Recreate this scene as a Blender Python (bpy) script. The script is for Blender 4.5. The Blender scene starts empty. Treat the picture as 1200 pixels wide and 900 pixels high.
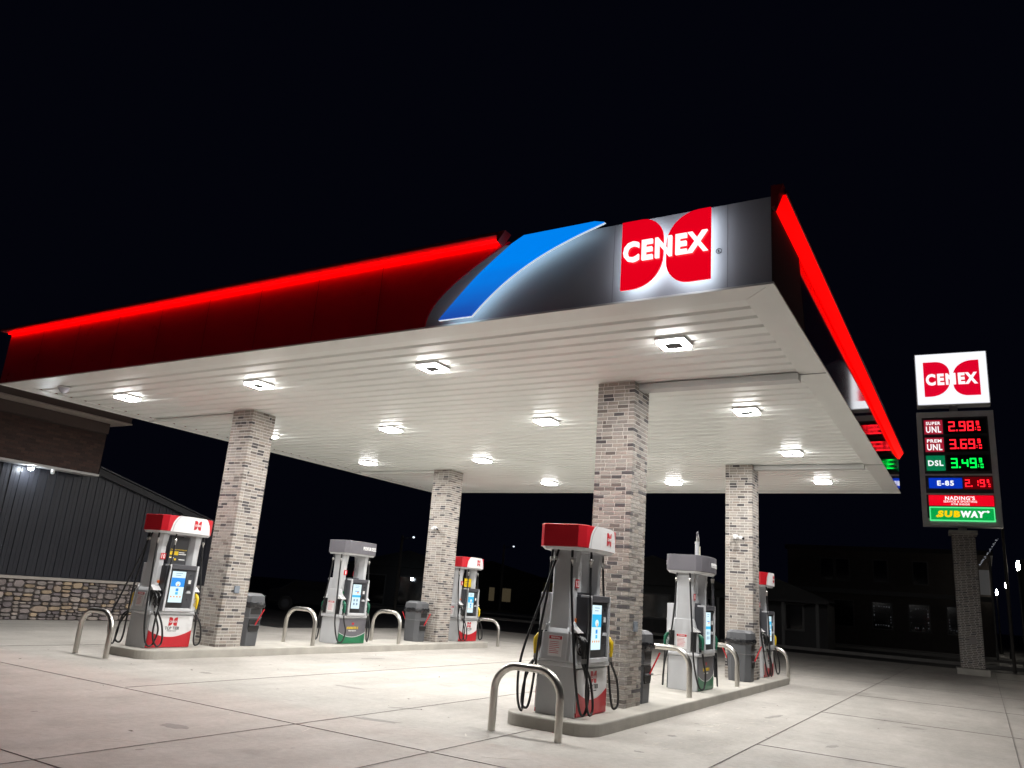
import bpy, bmesh, math, random
from mathutils import Vector, Matrix
random.seed(7)
S = bpy.context.scene
COL = S.collection

# ------------------------------------------------------------------ camera
cam_d = bpy.data.cameras.new('camera')
cam = bpy.data.objects.new('camera', cam_d); COL.objects.link(cam)
cam_d.sensor_fit = 'HORIZONTAL'; cam_d.sensor_width = 36.0
cam_d.lens = 908.86 / 1200 * 36
cam_d.clip_start = 0.05; cam_d.clip_end = 2000
YAW, PITCH, ROLL = -0.54719, 0.26340, 0.077335
cy, sy, cp, sp = math.cos(YAW), math.sin(YAW), math.cos(PITCH), math.sin(PITCH)
F = Vector((sy*cp, cy*cp, sp)); R0 = Vector((cy, -sy, 0)); U0 = R0.cross(F)
RR = R0*math.cos(ROLL) + U0*math.sin(ROLL); UU = -R0*math.sin(ROLL) + U0*math.cos(ROLL)
cam.matrix_world = Matrix(((RR.x, UU.x, -F.x, 4.3624), (RR.y, UU.y, -F.y, -10.7878), (RR.z, UU.z, -F.z, 1.5664), (0, 0, 0, 1)))
S.camera = cam

# ------------------------------------------------------------------ night sky
w = bpy.data.worlds.new('World'); S.world = w; w.use_nodes = True
nt = w.node_tree; nt.nodes.clear()
wo = nt.nodes.new('ShaderNodeOutputWorld'); bg = nt.nodes.new('ShaderNodeBackground')
sky = nt.nodes.new('ShaderNodeTexSky'); sky.sky_type = 'NISHITA'; sky.sun_disc = False
sky.sun_elevation = math.radians(-4); sky.sun_rotation = math.radians(200)
ad = nt.nodes.new('ShaderNodeMixRGB'); ad.blend_type = 'ADD'; ad.inputs[0].default_value = 1
ad.inputs[2].default_value = (0.0008, 0.0010, 0.0028, 1)
sc_ = nt.nodes.new('ShaderNodeMixRGB'); sc_.blend_type = 'MULTIPLY'; sc_.inputs[0].default_value = 1
sc_.inputs[2].default_value = (0.004, 0.004, 0.004, 1)
nt.links.new(sky.outputs[0], sc_.inputs[1]); nt.links.new(sc_.outputs[0], ad.inputs[1])
nt.links.new(ad.outputs[0], bg.inputs[0]); bg.inputs[1].default_value = 1.0
nt.links.new(bg.outputs[0], wo.inputs[0])
S.view_settings.view_transform = 'Standard'; S.view_settings.look = 'None'
S.view_settings.exposure = 0.10; S.view_settings.gamma = 1.0
S.cycles.sample_clamp_indirect = 6.0
S.cycles.max_bounces = 8
LED = 640.0          # radiance of the canopy fixtures' diodes
HALO = 5.0

# ------------------------------------------------------------------ materials
MATS = {}
def mat(name, col, rough=0.5, metal=0.0, em=None, es=1.0, var=0.0, vscale=3.0, bump=0.0, bscale=30.0, spec=0.5, coat=0.0, attr=None, stretch=None):
    if name in MATS: return MATS[name]
    m = bpy.data.materials.new(name); m.use_nodes = True
    t = m.node_tree; b = t.nodes['Principled BSDF']
    b.inputs['Base Color'].default_value = (*col, 1); b.inputs['Roughness'].default_value = rough
    b.inputs['Metallic'].default_value = metal; b.inputs['Specular IOR Level'].default_value = spec
    b.inputs['Coat Weight'].default_value = coat; b.inputs['Coat Roughness'].default_value = 0.05
    if em: b.inputs['Emission Color'].default_value = (*em, 1); b.inputs['Emission Strength'].default_value = es
    tc = t.nodes.new('ShaderNodeTexCoord'); src = tc.outputs['Object']
    if stretch:
        mp = t.nodes.new('ShaderNodeMapping'); mp.inputs['Scale'].default_value = stretch
        t.links.new(src, mp.inputs[0]); src = mp.outputs[0]
    if attr:
        a = t.nodes.new('ShaderNodeAttribute'); a.attribute_name = attr
        base = a.outputs['Color']
    else: base = None
    if var > 0:
        n = t.nodes.new('ShaderNodeTexNoise'); n.inputs['Scale'].default_value = vscale; n.inputs['Detail'].default_value = 6
        t.links.new(src, n.inputs['Vector'])
        mr = t.nodes.new('ShaderNodeMapRange'); mr.inputs[1].default_value = 0.3; mr.inputs[2].default_value = 0.7
        mr.inputs[3].default_value = 1-var; mr.inputs[4].default_value = 1+var
        t.links.new(n.outputs[0], mr.inputs[0])
        mx = t.nodes.new('ShaderNodeVectorMath'); mx.operation = 'SCALE'
        if base: t.links.new(base, mx.inputs[0])
        else: mx.inputs[0].default_value = col
        t.links.new(mr.outputs[0], mx.inputs['Scale']); t.links.new(mx.outputs[0], b.inputs['Base Color'])
        mr2 = t.nodes.new('ShaderNodeMapRange'); mr2.inputs[3].default_value = max(0.02, rough-0.08); mr2.inputs[4].default_value = min(1, rough+0.1)
        t.links.new(n.outputs[0], mr2.inputs[0]); t.links.new(mr2.outputs[0], b.inputs['Roughness'])
    elif base: t.links.new(base, b.inputs['Base Color'])
    if bump > 0:
        n2 = t.nodes.new('ShaderNodeTexNoise'); n2.inputs['Scale'].default_value = bscale; n2.inputs['Detail'].default_value = 4
        t.links.new(src, n2.inputs['Vector'])
        bp = t.nodes.new('ShaderNodeBump'); bp.inputs['Strength'].default_value = bump; bp.inputs['Distance'].default_value = 0.02
        t.links.new(n2.outputs[0], bp.inputs['Height']); t.links.new(bp.outputs[0], b.inputs['Normal'])
    MATS[name] = m; return m

def emis(name, col, s): return mat(name, (0.02, 0.02, 0.02), 0.4, em=col, es=s)

SILVER = mat('silver painted steel', (0.52, 0.53, 0.545), 0.34, 0.12, var=0.05, vscale=5, bump=0.02, bscale=8)
SILVER_L = mat('pale silver panel', (0.58, 0.59, 0.61), 0.33, 0.15, var=0.04, vscale=4)
DGREY = mat('charcoal plastic', (0.045, 0.047, 0.055), 0.42, var=0.12, vscale=9)
MGREY = mat('mid grey panel', (0.13, 0.125, 0.14), 0.4, var=0.06)
BLACK = mat('black plastic', (0.012, 0.012, 0.013), 0.38)
RUBBER = mat('black rubber', (0.016, 0.016, 0.017), 0.34, var=0.2, vscale=20)
WHITE = mat('white decal', (0.72, 0.72, 0.72), 0.35, var=0.04)
RED = mat('red decal', (0.5, 0.012, 0.022), 0.3, var=0.06)
GREEN = mat('green decal', (0.015, 0.16, 0.07), 0.35, var=0.06)
YELLOW = mat('yellow plastic', (0.75, 0.52, 0.01), 0.4, var=0.05)
GREENP = mat('green nozzle plastic', (0.005, 0.11, 0.06), 0.4)
ORANGE = mat('orange sticker', (0.8, 0.17, 0.02), 0.5)
CHROME = mat('worn metal fitting', (0.55, 0.54, 0.52), 0.3, 0.9, var=0.1, vscale=30)
STEEL = mat('brushed stainless steel', (0.58, 0.56, 0.52), 0.3, 1.0, var=0.08, vscale=6, bump=0.03, bscale=60, stretch=(1, 1, 0.15))
CONC_I = mat('island concrete', (0.40, 0.38, 0.34), 0.8, var=0.14, vscale=2.5, bump=0.25, bscale=60)
BRICK = mat('brick faces', (0.4, 0.35, 0.3), 0.85, var=0.13, vscale=40, bump=0.35, bscale=90, attr='brick')
MORTAR = mat('mortar', (0.66, 0.63, 0.59), 0.9, var=0.08, vscale=20)
STONE = mat('field stone', (0.3, 0.26, 0.22), 0.85, var=0.18, vscale=9, bump=0.6, bscale=25, attr='brick')
SOFFIT = mat('white enamelled soffit', (0.90, 0.925, 0.89), 0.33, var=0.015, vscale=0.7, bump=0.012, bscale=1.6)
SOFFIT_T = mat('white enamelled trim', (0.86, 0.875, 0.84), 0.33, var=0.02)
GREYP = mat('grey aluminium panel', (0.36, 0.365, 0.39), 0.5, 0.0, var=0.03)
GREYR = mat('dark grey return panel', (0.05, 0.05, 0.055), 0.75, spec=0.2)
REDP = mat('glossy maroon panel', (0.36, 0.001, 0.010), 0.3, var=0.04, coat=0.3)
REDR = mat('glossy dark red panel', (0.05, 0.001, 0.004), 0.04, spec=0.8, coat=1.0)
REDTRIM = mat('red metal trim', (0.2, 0.01, 0.015), 0.35)
TEXTW = mat('white lettering', (0.8, 0.8, 0.8), 0.4)
TEXTD = mat('dark lettering', (0.04, 0.04, 0.045), 0.4)
SCR_W = emis('screen white', (0.72, 0.93, 1.0), 1.0)
SCR_B = emis('screen blue', (0.0, 0.28, 0.85), 1.0)
SCR_C = emis('screen cyan', (0.03, 0.5, 0.85), 1.0)
SCR_O = emis('screen orange', (0.9, 0.35, 0.08), 0.9)
SCR_G = emis('screen grey text', (0.3, 0.45, 0.6), 0.8)
BAG = mat('black plastic bag', (0.015, 0.015, 0.017), 0.25, bump=0.8, bscale=18)
BIN = mat('grey bin plastic', (0.085, 0.088, 0.095), 0.5, var=0.08, bump=0.05)
BIND = mat('dark bin recess', (0.01, 0.01, 0.01), 0.6)
REDH = mat('red squeegee handle', (0.65, 0.02, 0.03), 0.4)

# ------------------------------------------------------------------ mesh helpers
class MB:
    def __init__(s, xf=None): s.v = []; s.f = []; s.mi = []; s.c = []; s.xf = xf; s.sm = []
    def add(s, vs, fs, mi=0, col=None, smooth=False):
        o = len(s.v)
        for p in vs: s.v.append(tuple(s.xf(*p)) if s.xf else tuple(p))
        for f in fs: s.f.append([i+o for i in f]); s.mi.append(mi); s.c.append(col); s.sm.append(smooth)
        return s
    def box(s, x0, x1, y0, y1, z0, z1, mi=0, col=None, jit=0):
        j = (lambda: random.uniform(-jit, jit)) if jit else (lambda: 0)
        vs = [(x+j(), y+j(), z+j()) for z in (z0, z1) for y in (y0, y1) for x in (x0, x1)]
        return s.add(vs, [(0, 2, 3, 1), (4, 5, 7, 6), (0, 1, 5, 4), (2, 6, 7, 3), (0, 4, 6, 2), (1, 3, 7, 5)], mi, col)
    def prism(s, poly, d0, d1, mi=0, m=lambda u, v, d: (u, v, d), poly1=None, col=None, smooth=False):
        n = len(poly); poly1 = poly1 or poly
        vs = [m(u, v, d0) for u, v in poly] + [m(u, v, d1) for u, v in poly1]
        s.add(vs, [list(range(n))[::-1], list(range(n, 2*n))], mi, col)
        s.add(vs, [(i, (i+1) % n, n+(i+1) % n, n+i) for i in range(n)], mi, col, smooth)
        return s
    def tube(s, pts, r, n=8, mi=0, cap=True, smooth=True):
        pts = [Vector(p) for p in pts]; rs = r if isinstance(r, (list, tuple)) else [r]*len(pts)
        t0 = (pts[1]-pts[0]).normalized(); up = Vector((0, 0, 1)) if abs(t0.z) < 0.9 else Vector((1, 0, 0))
        a = t0.cross(up).normalized(); vs = []
        for i, p in enumerate(pts):
            t = (pts[min(i+1, len(pts)-1)]-pts[max(i-1, 0)])
            t = t.normalized() if t.length > 1e-9 else t0
            a = (a - t*a.dot(t)).normalized(); b = t.cross(a)
            for k in range(n):
                an = 2*math.pi*k/n; vs.append(tuple(p + (a*math.cos(an)+b*math.sin(an))*rs[i]))
        fs = [(i*n+k, i*n+(k+1) % n, (i+1)*n+(k+1) % n, (i+1)*n+k) for i in range(len(pts)-1) for k in range(n)]
        s.add(vs, fs, mi, smooth=smooth)
        if cap: s.add(vs, [tuple(range(n))[::-1], tuple(range((len(pts)-1)*n, len(pts)*n))], mi)
        return s
    def build(s, name, mats, parent=None, bevel=0, loc=None, seg=2):
        me = bpy.data.meshes.new(name); me.from_pydata(s.v, [], s.f)
        ms = mats if isinstance(mats, (list, tuple)) else [mats]
        for m in ms: me.materials.append(m)
        for p, mi, sm in zip(me.polygons, s.mi, s.sm): p.material_index = mi; p.use_smooth = sm
        if any(c is not None for c in s.c):
            ca = me.color_attributes.new('brick', 'FLOAT_COLOR', 'CORNER')
            for p, c in zip(me.polygons, s.c):
                c = c or (0.4, 0.35, 0.3)
                for li in p.loop_indices: ca.data[li].color = (*c, 1)
        bm = bmesh.new(); bm.from_mesh(me)
        bmesh.ops.remove_doubles(bm, verts=bm.verts, dist=1e-5) if bevel else None
        bmesh.ops.recalc_face_normals(bm, faces=bm.faces); bm.to_mesh(me); bm.free()
        o = bpy.data.objects.new(name, me); COL.objects.link(o)
        if parent: o.parent = parent
        if loc: o.location = loc
        if bevel:
            b = o.modifiers.new('bevel', 'BEVEL'); b.width = bevel; b.segments = seg; b.limit_method = 'ANGLE'; b.angle_limit = 0.6
        return o

def tag(o, label=None, cat=None, group=None, kind=None):
    if label: o['label'] = label
    if cat: o['category'] = cat
    if group: o['group'] = group
    if kind: o['kind'] = kind
    return o
def empty(name, loc, label, cat, group=None, rz=0.0):
    o = bpy.data.objects.new(name, None); COL.objects.link(o); o.location = loc; o.rotation_euler = (0, 0, rz)
    o.empty_display_size = 0.2
    return tag(o, label, cat, group)
def spline(pts, n=10):
    P = [Vector(p) for p in pts]; P = [P[0]*2-P[1]] + P + [P[-1]*2-P[-2]]; out = []
    for i in range(1, len(P)-2):
        for k in range(n):
            t = k/n; a, b, c, d = P[i-1], P[i], P[i+1], P[i+2]
            out.append(0.5*((2*b)+(c-a)*t+(2*a-5*b+4*c-d)*t*t+(3*b-a-3*c+d)*t**3))
    return out + [P[-2]]
def text(string, name, m, cu, cv, wid, hei, depth, mapf, parent, bold=0.02, shear=0.0, d0=0.0):
    c = bpy.data.curves.new('t', 'FONT'); c.body = string; c.extrude = 0.5; c.offset = bold; c.resolution_u = 3; c.shear = shear
    c.space_character = 1.06 + bold*3
    to = bpy.data.objects.new('t', c); COL.objects.link(to)
    dg = bpy.context.evaluated_depsgraph_get(); dg.update()
    me = bpy.data.meshes.new_from_object(to.evaluated_get(dg)); bpy.data.objects.remove(to); bpy.data.curves.remove(c)
    xs = [v.co.x for v in me.vertices]; ys = [v.co.y for v in me.vertices]
    x0, x1, y0, y1 = min(xs), max(xs), min(ys), max(ys)
    for v in me.vertices:
        u = cu + ((v.co.x-x0)/(x1-x0)-0.5)*wid; vv = cv + ((v.co.y-y0)/(y1-y0)-0.5)*hei; d = d0+(v.co.z+0.5)*depth
        v.co = mapf(u, vv, d)
    me.name = name; me.materials.clear(); me.materials.append(m)
    bm = bmesh.new(); bm.from_mesh(me); bmesh.ops.recalc_face_normals(bm, faces=bm.faces); bm.to_mesh(me); bm.free()
    o = bpy.data.objects.new(name, me); COL.objects.link(o)
    if parent: o.parent = parent
    return o
def arc(cx, cy_, r, a0, a1, n=10, ry=None):
    ry = ry or r
    return [(cx+r*math.cos(math.radians(a0+(a1-a0)*i/n)), cy_+ry*math.sin(math.radians(a0+(a1-a0)*i/n))) for i in range(n+1)]
def lobes(cu, cv, W, H, r=0.5, gap=0.05):
    """the two mirrored D-shaped lobes of the emblem"""
    hw = W/2; g = gap*W
    ax, ay, bx, by = hw*.50, H*.32, hw*.72, H*.44
    # left lobe: straight left side; right lobe is the same shape turned half round
    L = [(-hw, -H/2)] + arc(-g-bx, -H/2+by, bx, -90, 0, 9, by) + arc(-g-ax, H/2-ay, ax, 0, 90, 8, ay) + [(-hw, H/2)]
    Rr = [(-u, -v) for u, v in L]
    return [[(cu+a, cv+b) for a, b in L], [(cu+a, cv+b) for a, b in Rr]]

# ================================================================== GROUND
def ground_mat(name, c0, c1, joints=False):
    m = bpy.data.materials.new(name); m.use_nodes = True; t = m.node_tree; b = t.nodes['Principled BSDF']
    tc = t.nodes.new('ShaderNodeTexCoord')
    def noise(scale, detail, sx=1, sy_=1, rough=0.6):
        mp = t.nodes.new('ShaderNodeMapping'); mp.inputs['Scale'].default_value = (sx, sy_, 1)
        mp.inputs['Rotation'].default_value = (0, 0, random.uniform(-.1, .1))
        t.links.new(tc.outputs['Object'], mp.inputs[0])
        n = t.nodes.new('ShaderNodeTexNoise'); n.inputs['Scale'].default_value = scale; n.inputs['Detail'].default_value = detail
        n.inputs['Roughness'].default_value = rough
        t.links.new(mp.outputs[0], n.inputs['Vector']); return n.outputs[0]
    def rng(src, a, b_, c, d):
        r = t.nodes.new('ShaderNodeMapRange'); r.inputs[1].default_value = a; r.inputs[2].default_value = b_; r.inputs[3].default_value = c; r.inputs[4].default_value = d
        t.links.new(src, r.inputs[0]); return r.outputs[0]
    def mul(a, b_):
        r = t.nodes.new('ShaderNodeMath'); r.operation = 'MULTIPLY'; t.links.new(a, r.inputs[0]); t.links.new(b_, r.inputs[1]); return r.outputs[0]
    cr = t.nodes.new('ShaderNodeMixRGB'); cr.inputs[1].default_value = (*c0, 1); cr.inputs[2].default_value = (*c1, 1)
    t.links.new(rng(noise(0.35, 8), 0.35, 0.65, 0, 1), cr.inputs[0])
    f = mul(rng(noise(1.6, 6, 1, 0.28), 0.3, 0.72, 0.86, 1.1), rng(noise(14, 6), 0.3, 0.7, 0.9, 1.08))
    f = mul(f, rng(noise(0.8, 3, 1.0, 1.0), 0.28, 0.40, 0.80, 1.0))     # worn darker patches
    f = mul(f, rng(noise(2.6, 5, 0.35, 1.6), 0.26, 0.36, 0.72, 1.0))     # tyre scuffs
    f = mul(f, rng(noise(3.1, 2), 0.745, 0.775, 1.0, 0.45))              # oil spots
    f = mul(f, rng(noise(90, 2), 0.3, 0.7, 0.9, 1.1))
    vm = t.nodes.new('ShaderNodeVectorMath'); vm.operation = 'SCALE'
    t.links.new(cr.outputs[0], vm.inputs[0]); t.links.new(f, vm.inputs['Scale']); t.links.new(vm.outputs[0], b.inputs['Base Color'])
    t.links.new(rng(noise(2.0, 5), 0.3, 0.7, 0.5, 0.8), b.inputs['Roughness'])
    b.inputs['Specular IOR Level'].default_value = 0.35
    bp = t.nodes.new('ShaderNodeBump'); bp.inputs['Strength'].default_value = 0.25; bp.inputs['Distance'].default_value = 0.01
    t.links.new(noise(50, 6), bp.inputs['Height']); t.links.new(bp.outputs[0], b.inputs['Normal'])
    return m
ASPH = ground_mat('asphalt', (0.035, 0.034, 0.034), (0.05, 0.048, 0.048))
CONC = ground_mat('driveway concrete', (0.385, 0.362, 0.33), (0.455, 0.428, 0.392))
MB().add([(-400, -200, -0.02), (400, -200, -0.02), (400, 600, -0.02), (-400, 600, -0.02)], [(0, 1, 2, 3)]).build('ground', ASPH)['kind'] = 'structure'
MB().prism([(-60, -30), (30, -30), (30, 27), (-9, 27), (-9, 19), (-14.6, 19), (-14.6, 7.5), (-60, 7.5)], -0.018, 0.0).build('concrete_forecourt', CONC)['kind'] = 'structure'
JT = mat('joint sealant', (0.22, 0.205, 0.19), 0.8, var=0.3, vscale=30)
jb = MB()
for yj, xa, xb in [(-3.93, -8.7, 14), (-6.8, -16, 3), (-9.7, -9, 14), (13.0, -14.6, 16), (17.2, -14, 20), (22.0, -9, 20), (-0.2, 1.85, 16), (4.4, 1.85, 16), (8.7, 1.85, 16)]:
    jb.box(xa, xb, yj-0.0045, yj+0.0045, 0.001, 0.005)
for xj, ya, yb in [(1.85, -20, 26), (4.63, -20, 26), (7.4, -9, 26), (-2.25, -9.6, 13), (-5.4, -3.9, 13), (-0.42, -9, -1.8), (-10.6, -3.9, 13)]:
    jb.box(xj-0.0045, xj+0.0045, ya, yb, 0.0055, 0.0095)
jb.build('forecourt_joints', JT)['kind'] = 'structure'
def blotch(cx, cy_, rx, ry, rot, z, b, n=26, j=.35):
    P = []
    ph = [random.uniform(0, 6) for _ in range(3)]
    for i in range(n):
        a = 2*math.pi*i/n; r = 1+j*(.5*math.sin(2*a+ph[0])+.3*math.sin(5*a+ph[1])+.3*math.sin(9*a+ph[2]))*random.uniform(.7, 1.2)
        x, y = rx*r*math.cos(a), ry*r*math.sin(a)
        P.append((cx+x*math.cos(rot)-y*math.sin(rot), cy_+x*math.sin(rot)+y*math.cos(rot)))
    b.prism(P, z, z+.0008)
st1 = MB(); k_ = 0
for (x, y, rx, ry, rt) in [(-2.86, -5.04, .17, .09, .3), (-1.95, -2.95, .35, .06, .2), (-2.3, -1.9, .2, .05, .6), (1.0, -2.0, .05, .04, 0), (2.6, .6, .14, .05, 1.2), (-4.1, -1.0, .25, .07, .1), (1.4, 2.8, .3, .06, 1.4), (-6.3, -1.9, .12, .06, 0), (-1.4, 3.2, .3, .12, 1.0), (3.3, 3.9, .18, .09, .4), (-7.0, 3.0, .3, .1, 1.5), (.9, -.6, .07, .05, 1)]:
    blotch(x, y, rx, ry, rt, .0005, st1)
for k in range(26): blotch(random.uniform(-8, 4), random.uniform(-6, 9), random.uniform(.012, .05), random.uniform(.01, .03), random.uniform(0, 3), .0005, st1, 10)
st1.build('forecourt_stains', mat('damp oil stain', (.24, .225, .205), .6, var=.12, vscale=14))['kind'] = 'structure'
st2 = MB()
for k in range(34):
    x = random.gauss(1.25, .28); y = random.uniform(-2.4, 2.4); blotch(x, y, random.uniform(.03, .16), random.uniform(.008, .025), 1.35+random.uniform(-.25, .25), .0004, st2, 14, .6)
for k in range(16):
    blotch(random.uniform(-3.5, 2.5), random.uniform(-6, -2.6), random.uniform(.04, .2), random.uniform(.004, .01), random.uniform(0, 3), .0004, st2, 12, .5)
st2.build('forecourt_scrapes', mat('pale scrape', (.52, .49, .44), .8, var=.15, vscale=20))['kind'] = 'structure'
ck = MB()
for (x0_, y0_, x1_, y1_) in [(-2.25, -3.9, -2.5, -.4), (1.85, 1.3, 4.6, 1.9), (-.5, -2.75, -.9, -1.9), (1.85, -5.2, .9, -3.93)]:
    px_, py_ = x0_, y0_; n_ = 16
    for i in range(1, n_+1):
        t_ = i/n_; qx, qy = x0_+(x1_-x0_)*t_+random.uniform(-.03, .03), y0_+(y1_-y0_)*t_+random.uniform(-.03, .03)
        d_ = Vector((qx-px_, qy-py_)).normalized(); nx_, ny_ = -d_.y*.0022, d_.x*.0022
        ck.add([(px_-nx_, py_-ny_, .0022), (px_+nx_, py_+ny_, .0022), (qx+nx_, qy+ny_, .0022), (qx-nx_, qy-ny_, .0022)], [(0, 1, 2, 3)]); px_, py_ = qx, qy
ck.build('forecourt_cracks', JT)['kind'] = 'structure'
lit = MB()
for i in range(46):
    x = random.uniform(-10, 4); y = random.uniform(-7, 6); r = random.uniform(0.01, 0.03); a = random.uniform(0, 6)
    if -0.95 < x < .4 and y > -1.8 or -9.4 < x < -8.1 and y > -1.8: continue
    lit.add([(x+r*math.cos(a+k*1.57)*random.uniform(.5, 1.2), y+r*math.sin(a+k*1.57)*random.uniform(.5, 1.2), 0.008+random.uniform(0, 0.012)) for k in range(4)], [(0, 1, 2, 3)])
tag(lit.build('leaf_litter', mat('dry leaf', (0.05, 0.035, 0.02), 0.8)), 'scattered dry leaf scraps and grit lying on the pale concrete forecourt', 'leaf litter', kind='stuff')
# street with kerb behind the sign
MB().box(-60, 60, 31.0, 31.25, -0.019, 0.12).build('kerb', mat('kerb concrete', (0.2, 0.19, 0.18), 0.85, var=0.1))['kind'] = 'structure'
MB().box(-60, 60, 40.0, 44.0, -0.019, 0.11).build('pavement', mat('pavement concrete', (0.15, 0.145, 0.14), 0.85, var=0.1))['kind'] = 'structure'

# ================================================================== ISLANDS
def rrect(x0, x1, y0, y1, r, n=7):
    return arc(x1-r, y0+r, r, -90, 0, n)+arc(x1-r, y1-r, r, 0, 90, n)+arc(x0+r, y1-r, r, 90, 180, n)+arc(x0+r, y0+r, r, 180, 270, n)
HI = 0.15
for dx, lab in ((0, 'long raised concrete pump island carrying the three pumps nearest the camera and pole sign'), (-8.45, 'long raised concrete pump island nearest the dark ribbed store wall')):
    o = MB().prism(rrect(-0.94, 0.33, -1.78, 9.68, 0.3), -0.015, HI).build('pump_island', CONC_I, bevel=0.02)
    o.location = (dx, 0, 0); tag(o, lab, 'pump island', 'concrete pump islands')

# ================================================================== BRICK COLUMNS
def brick_col(pal):
    r = random.random()
    if r < 0.10: c = (0.085, 0.078, 0.08)
    elif r < 0.20: c = (0.17, 0.145, 0.13)
    else: c = random.choice(pal)
    k = random.uniform(0.88, 1.12); return tuple(x*k for x in c)
PAL = [(0.34, 0.305, 0.27), (0.31, 0.285, 0.26), (0.36, 0.325, 0.29), (0.285, 0.26, 0.24), (0.34, 0.315, 0.285), (0.325, 0.28, 0.245)]
def brick_shaft(W, z0, z1, pal=PAL, course=0.0605, name='brick_shaft', parent=None, L=0.174):
    """square pier, corner at (0,0), spans x -W..0, y 0..W"""
    b = MB(); g = 0.012; e = 0.005
    b.box(-W+e, -e, e, W-e, z0, z1, 0)
    n = int((z1-z0)/course); D = 0.09
    def row(u0, u1, z, put, full):
        wd = u1-u0; nf = int(wd/L); rem = wd-nf*L
        if rem < .045: nf -= 1; rem += L
        st_ = [rem/2+.0]*2 if rem > .15 else [rem]
        sz = st_[:1]+[L]*nf+st_[1:]
        if random.random() < .5: sz = sz[::-1]
        u = u0
        for q in sz: put(u, u+q, z); u += q
    for i in range(n+1):
        z = z0+i*course; zt = min(z+course-g, z1)
        if zt-z < 0.02: continue
        own = i % 2
        ya, yb = (0, W) if own else (D+g, W-D-g)      # x-facing sides
        xa, xb = (-W, 0) if not own else (-W+D+g, -D-g)
        def yf(u0, u1, z, s0=0):
            c = brick_col(pal); c2 = brick_col(pal)
            b.box(u0+g/2*(u0 > xa+.001), u1-g/2*(u1 < xb-.001), 0, D, z, zt, 1, c, 0.0012)
            b.box(u0+g/2*(u0 > xa+.001), u1-g/2*(u1 < xb-.001), W-D, W, z, zt, 1, c2, 0.0012)
        def xf(u0, u1, z):
            c = brick_col(pal); c2 = brick_col(pal)
            b.box(-D, 0, u0+g/2*(u0 > ya+.001), u1-g/2*(u1 < yb-.001), z, zt, 1, c, 0.0012)
            b.box(-W, -W+D, u0+g/2*(u0 > ya+.001), u1-g/2*(u1 < yb-.001), z, zt, 1, c2, 0.0012)
        row(xa, xb, z, yf, True); row(ya, yb, z, xf, True)
    return b.build(name, [MORTAR, BRICK], parent)
HS = 4.874
XS, YS = -8.45, 7.293
coldef = [((0, 0), 'brick canopy column behind the nearest red and white pump, tallest in the picture'),
          ((0, YS), 'brick canopy column at right with a grey bin in front of it and a white camera'),
          ((XS, 0), 'brick canopy column beside pump 10 with a small blue grey box on it'),
          ((XS, YS), 'brick canopy column in the middle distance between the grey bin and far pump')]
for (x, y), lab in coldef:
    c = empty('brick_column', (x, y, HI), lab, 'column', 'brick columns holding the canopy')
    brick_shaft(0.61, 0.0, HS-HI-0.012, parent=c)
    MB().box(-0.60, -0.01, 0.01, 0.60, HS-HI-0.012, HS-HI-0.002).build('top_plate', SOFFIT_T, c)
    if y == 0: MB().box(-0.0, 0.03, -0.06+0.3, 0.06+0.3, 1.02, 1.16).build('junction_box', mat('blue grey box', (0.2, 0.23, 0.27), 0.5), c, bevel=0.005)
    else:
        k = MB().box(-0.42, -0.32, -0.05, -0.0, 3.0, 3.1).tube([(-0.36, -0.05, 3.05), (-0.33, -0.2, 3.02)], 0.035, 10).build('mounting', WHITE, c)
        sc = empty('security_camera', (x-0.36, y-0.0, HI+3.05), 'white security camera on the brick column ' + ('right of the wide pump gap' if x == 0 else 'in the middle distance'), 'security camera', 'security cameras')
        k.parent = sc; k.data.transform(Matrix.Translation((0.36, 0, -3.05))); k.name = 'bracket'
        m2 = MB().tube([(0.1, -0.09, -0.02), (0.2, -0.2, -0.05)], 0.035, 10).tube([(0.0, -.06, 0), (0.12, -0.1, -0.02)], 0.02, 8).build('camera_barrel', WHITE, sc)
        MB().tube([(0.2, -0.2, -0.05), (0.212, -0.212, -0.053)], 0.03, 10).build('lens', BLACK, sc)

# ================================================================== CANOPY
FX, FY, CW, CL = 2.72, -3.087, 15.06, 14.86
LX, BY = FX-CW, FY+CL
can = empty('fuel_canopy', (-4.8, 4.3, HS), 'large flat canopy with white ribbed soffit, red lit fascia and grey and blue front corner', 'canopy')
def cbuild(b, name, m, bevel=0):
    o = b.build(name, m, can, bevel); o.matrix_parent_inverse = Matrix.Translation((4.8, -4.3, -HS)); return o
BW = 0.36
# ribbed deck: profile across y, extruded along x
prof = []; y = FY+BW-0.02; pitch = 0.318
while y < BY-BW:
    prof += [(y, HS+0.022), (y+0.018, HS+0.002), (y+0.245, HS+0.006), (y+0.262, HS+0.02), (y+0.275, HS+0.034), (y+pitch-0.012, HS+0.034)]; y += pitch
vs = []; nseg = 12
for i in range(nseg+1):
    x = LX+BW-0.05+(CW-2*BW+0.1)*i/nseg
    for (a, z) in prof: vs.append((x, a, z+random.uniform(-0.0008, 0.0008)))
n = len(prof)
d = MB().add(vs, [(i*n+k, (i+1)*n+k, (i+1)*n+k+1, i*n+k+1) for i in range(nseg) for k in range(n-1)])
cbuild(d, 'soffit_deck', SOFFIT)
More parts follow.
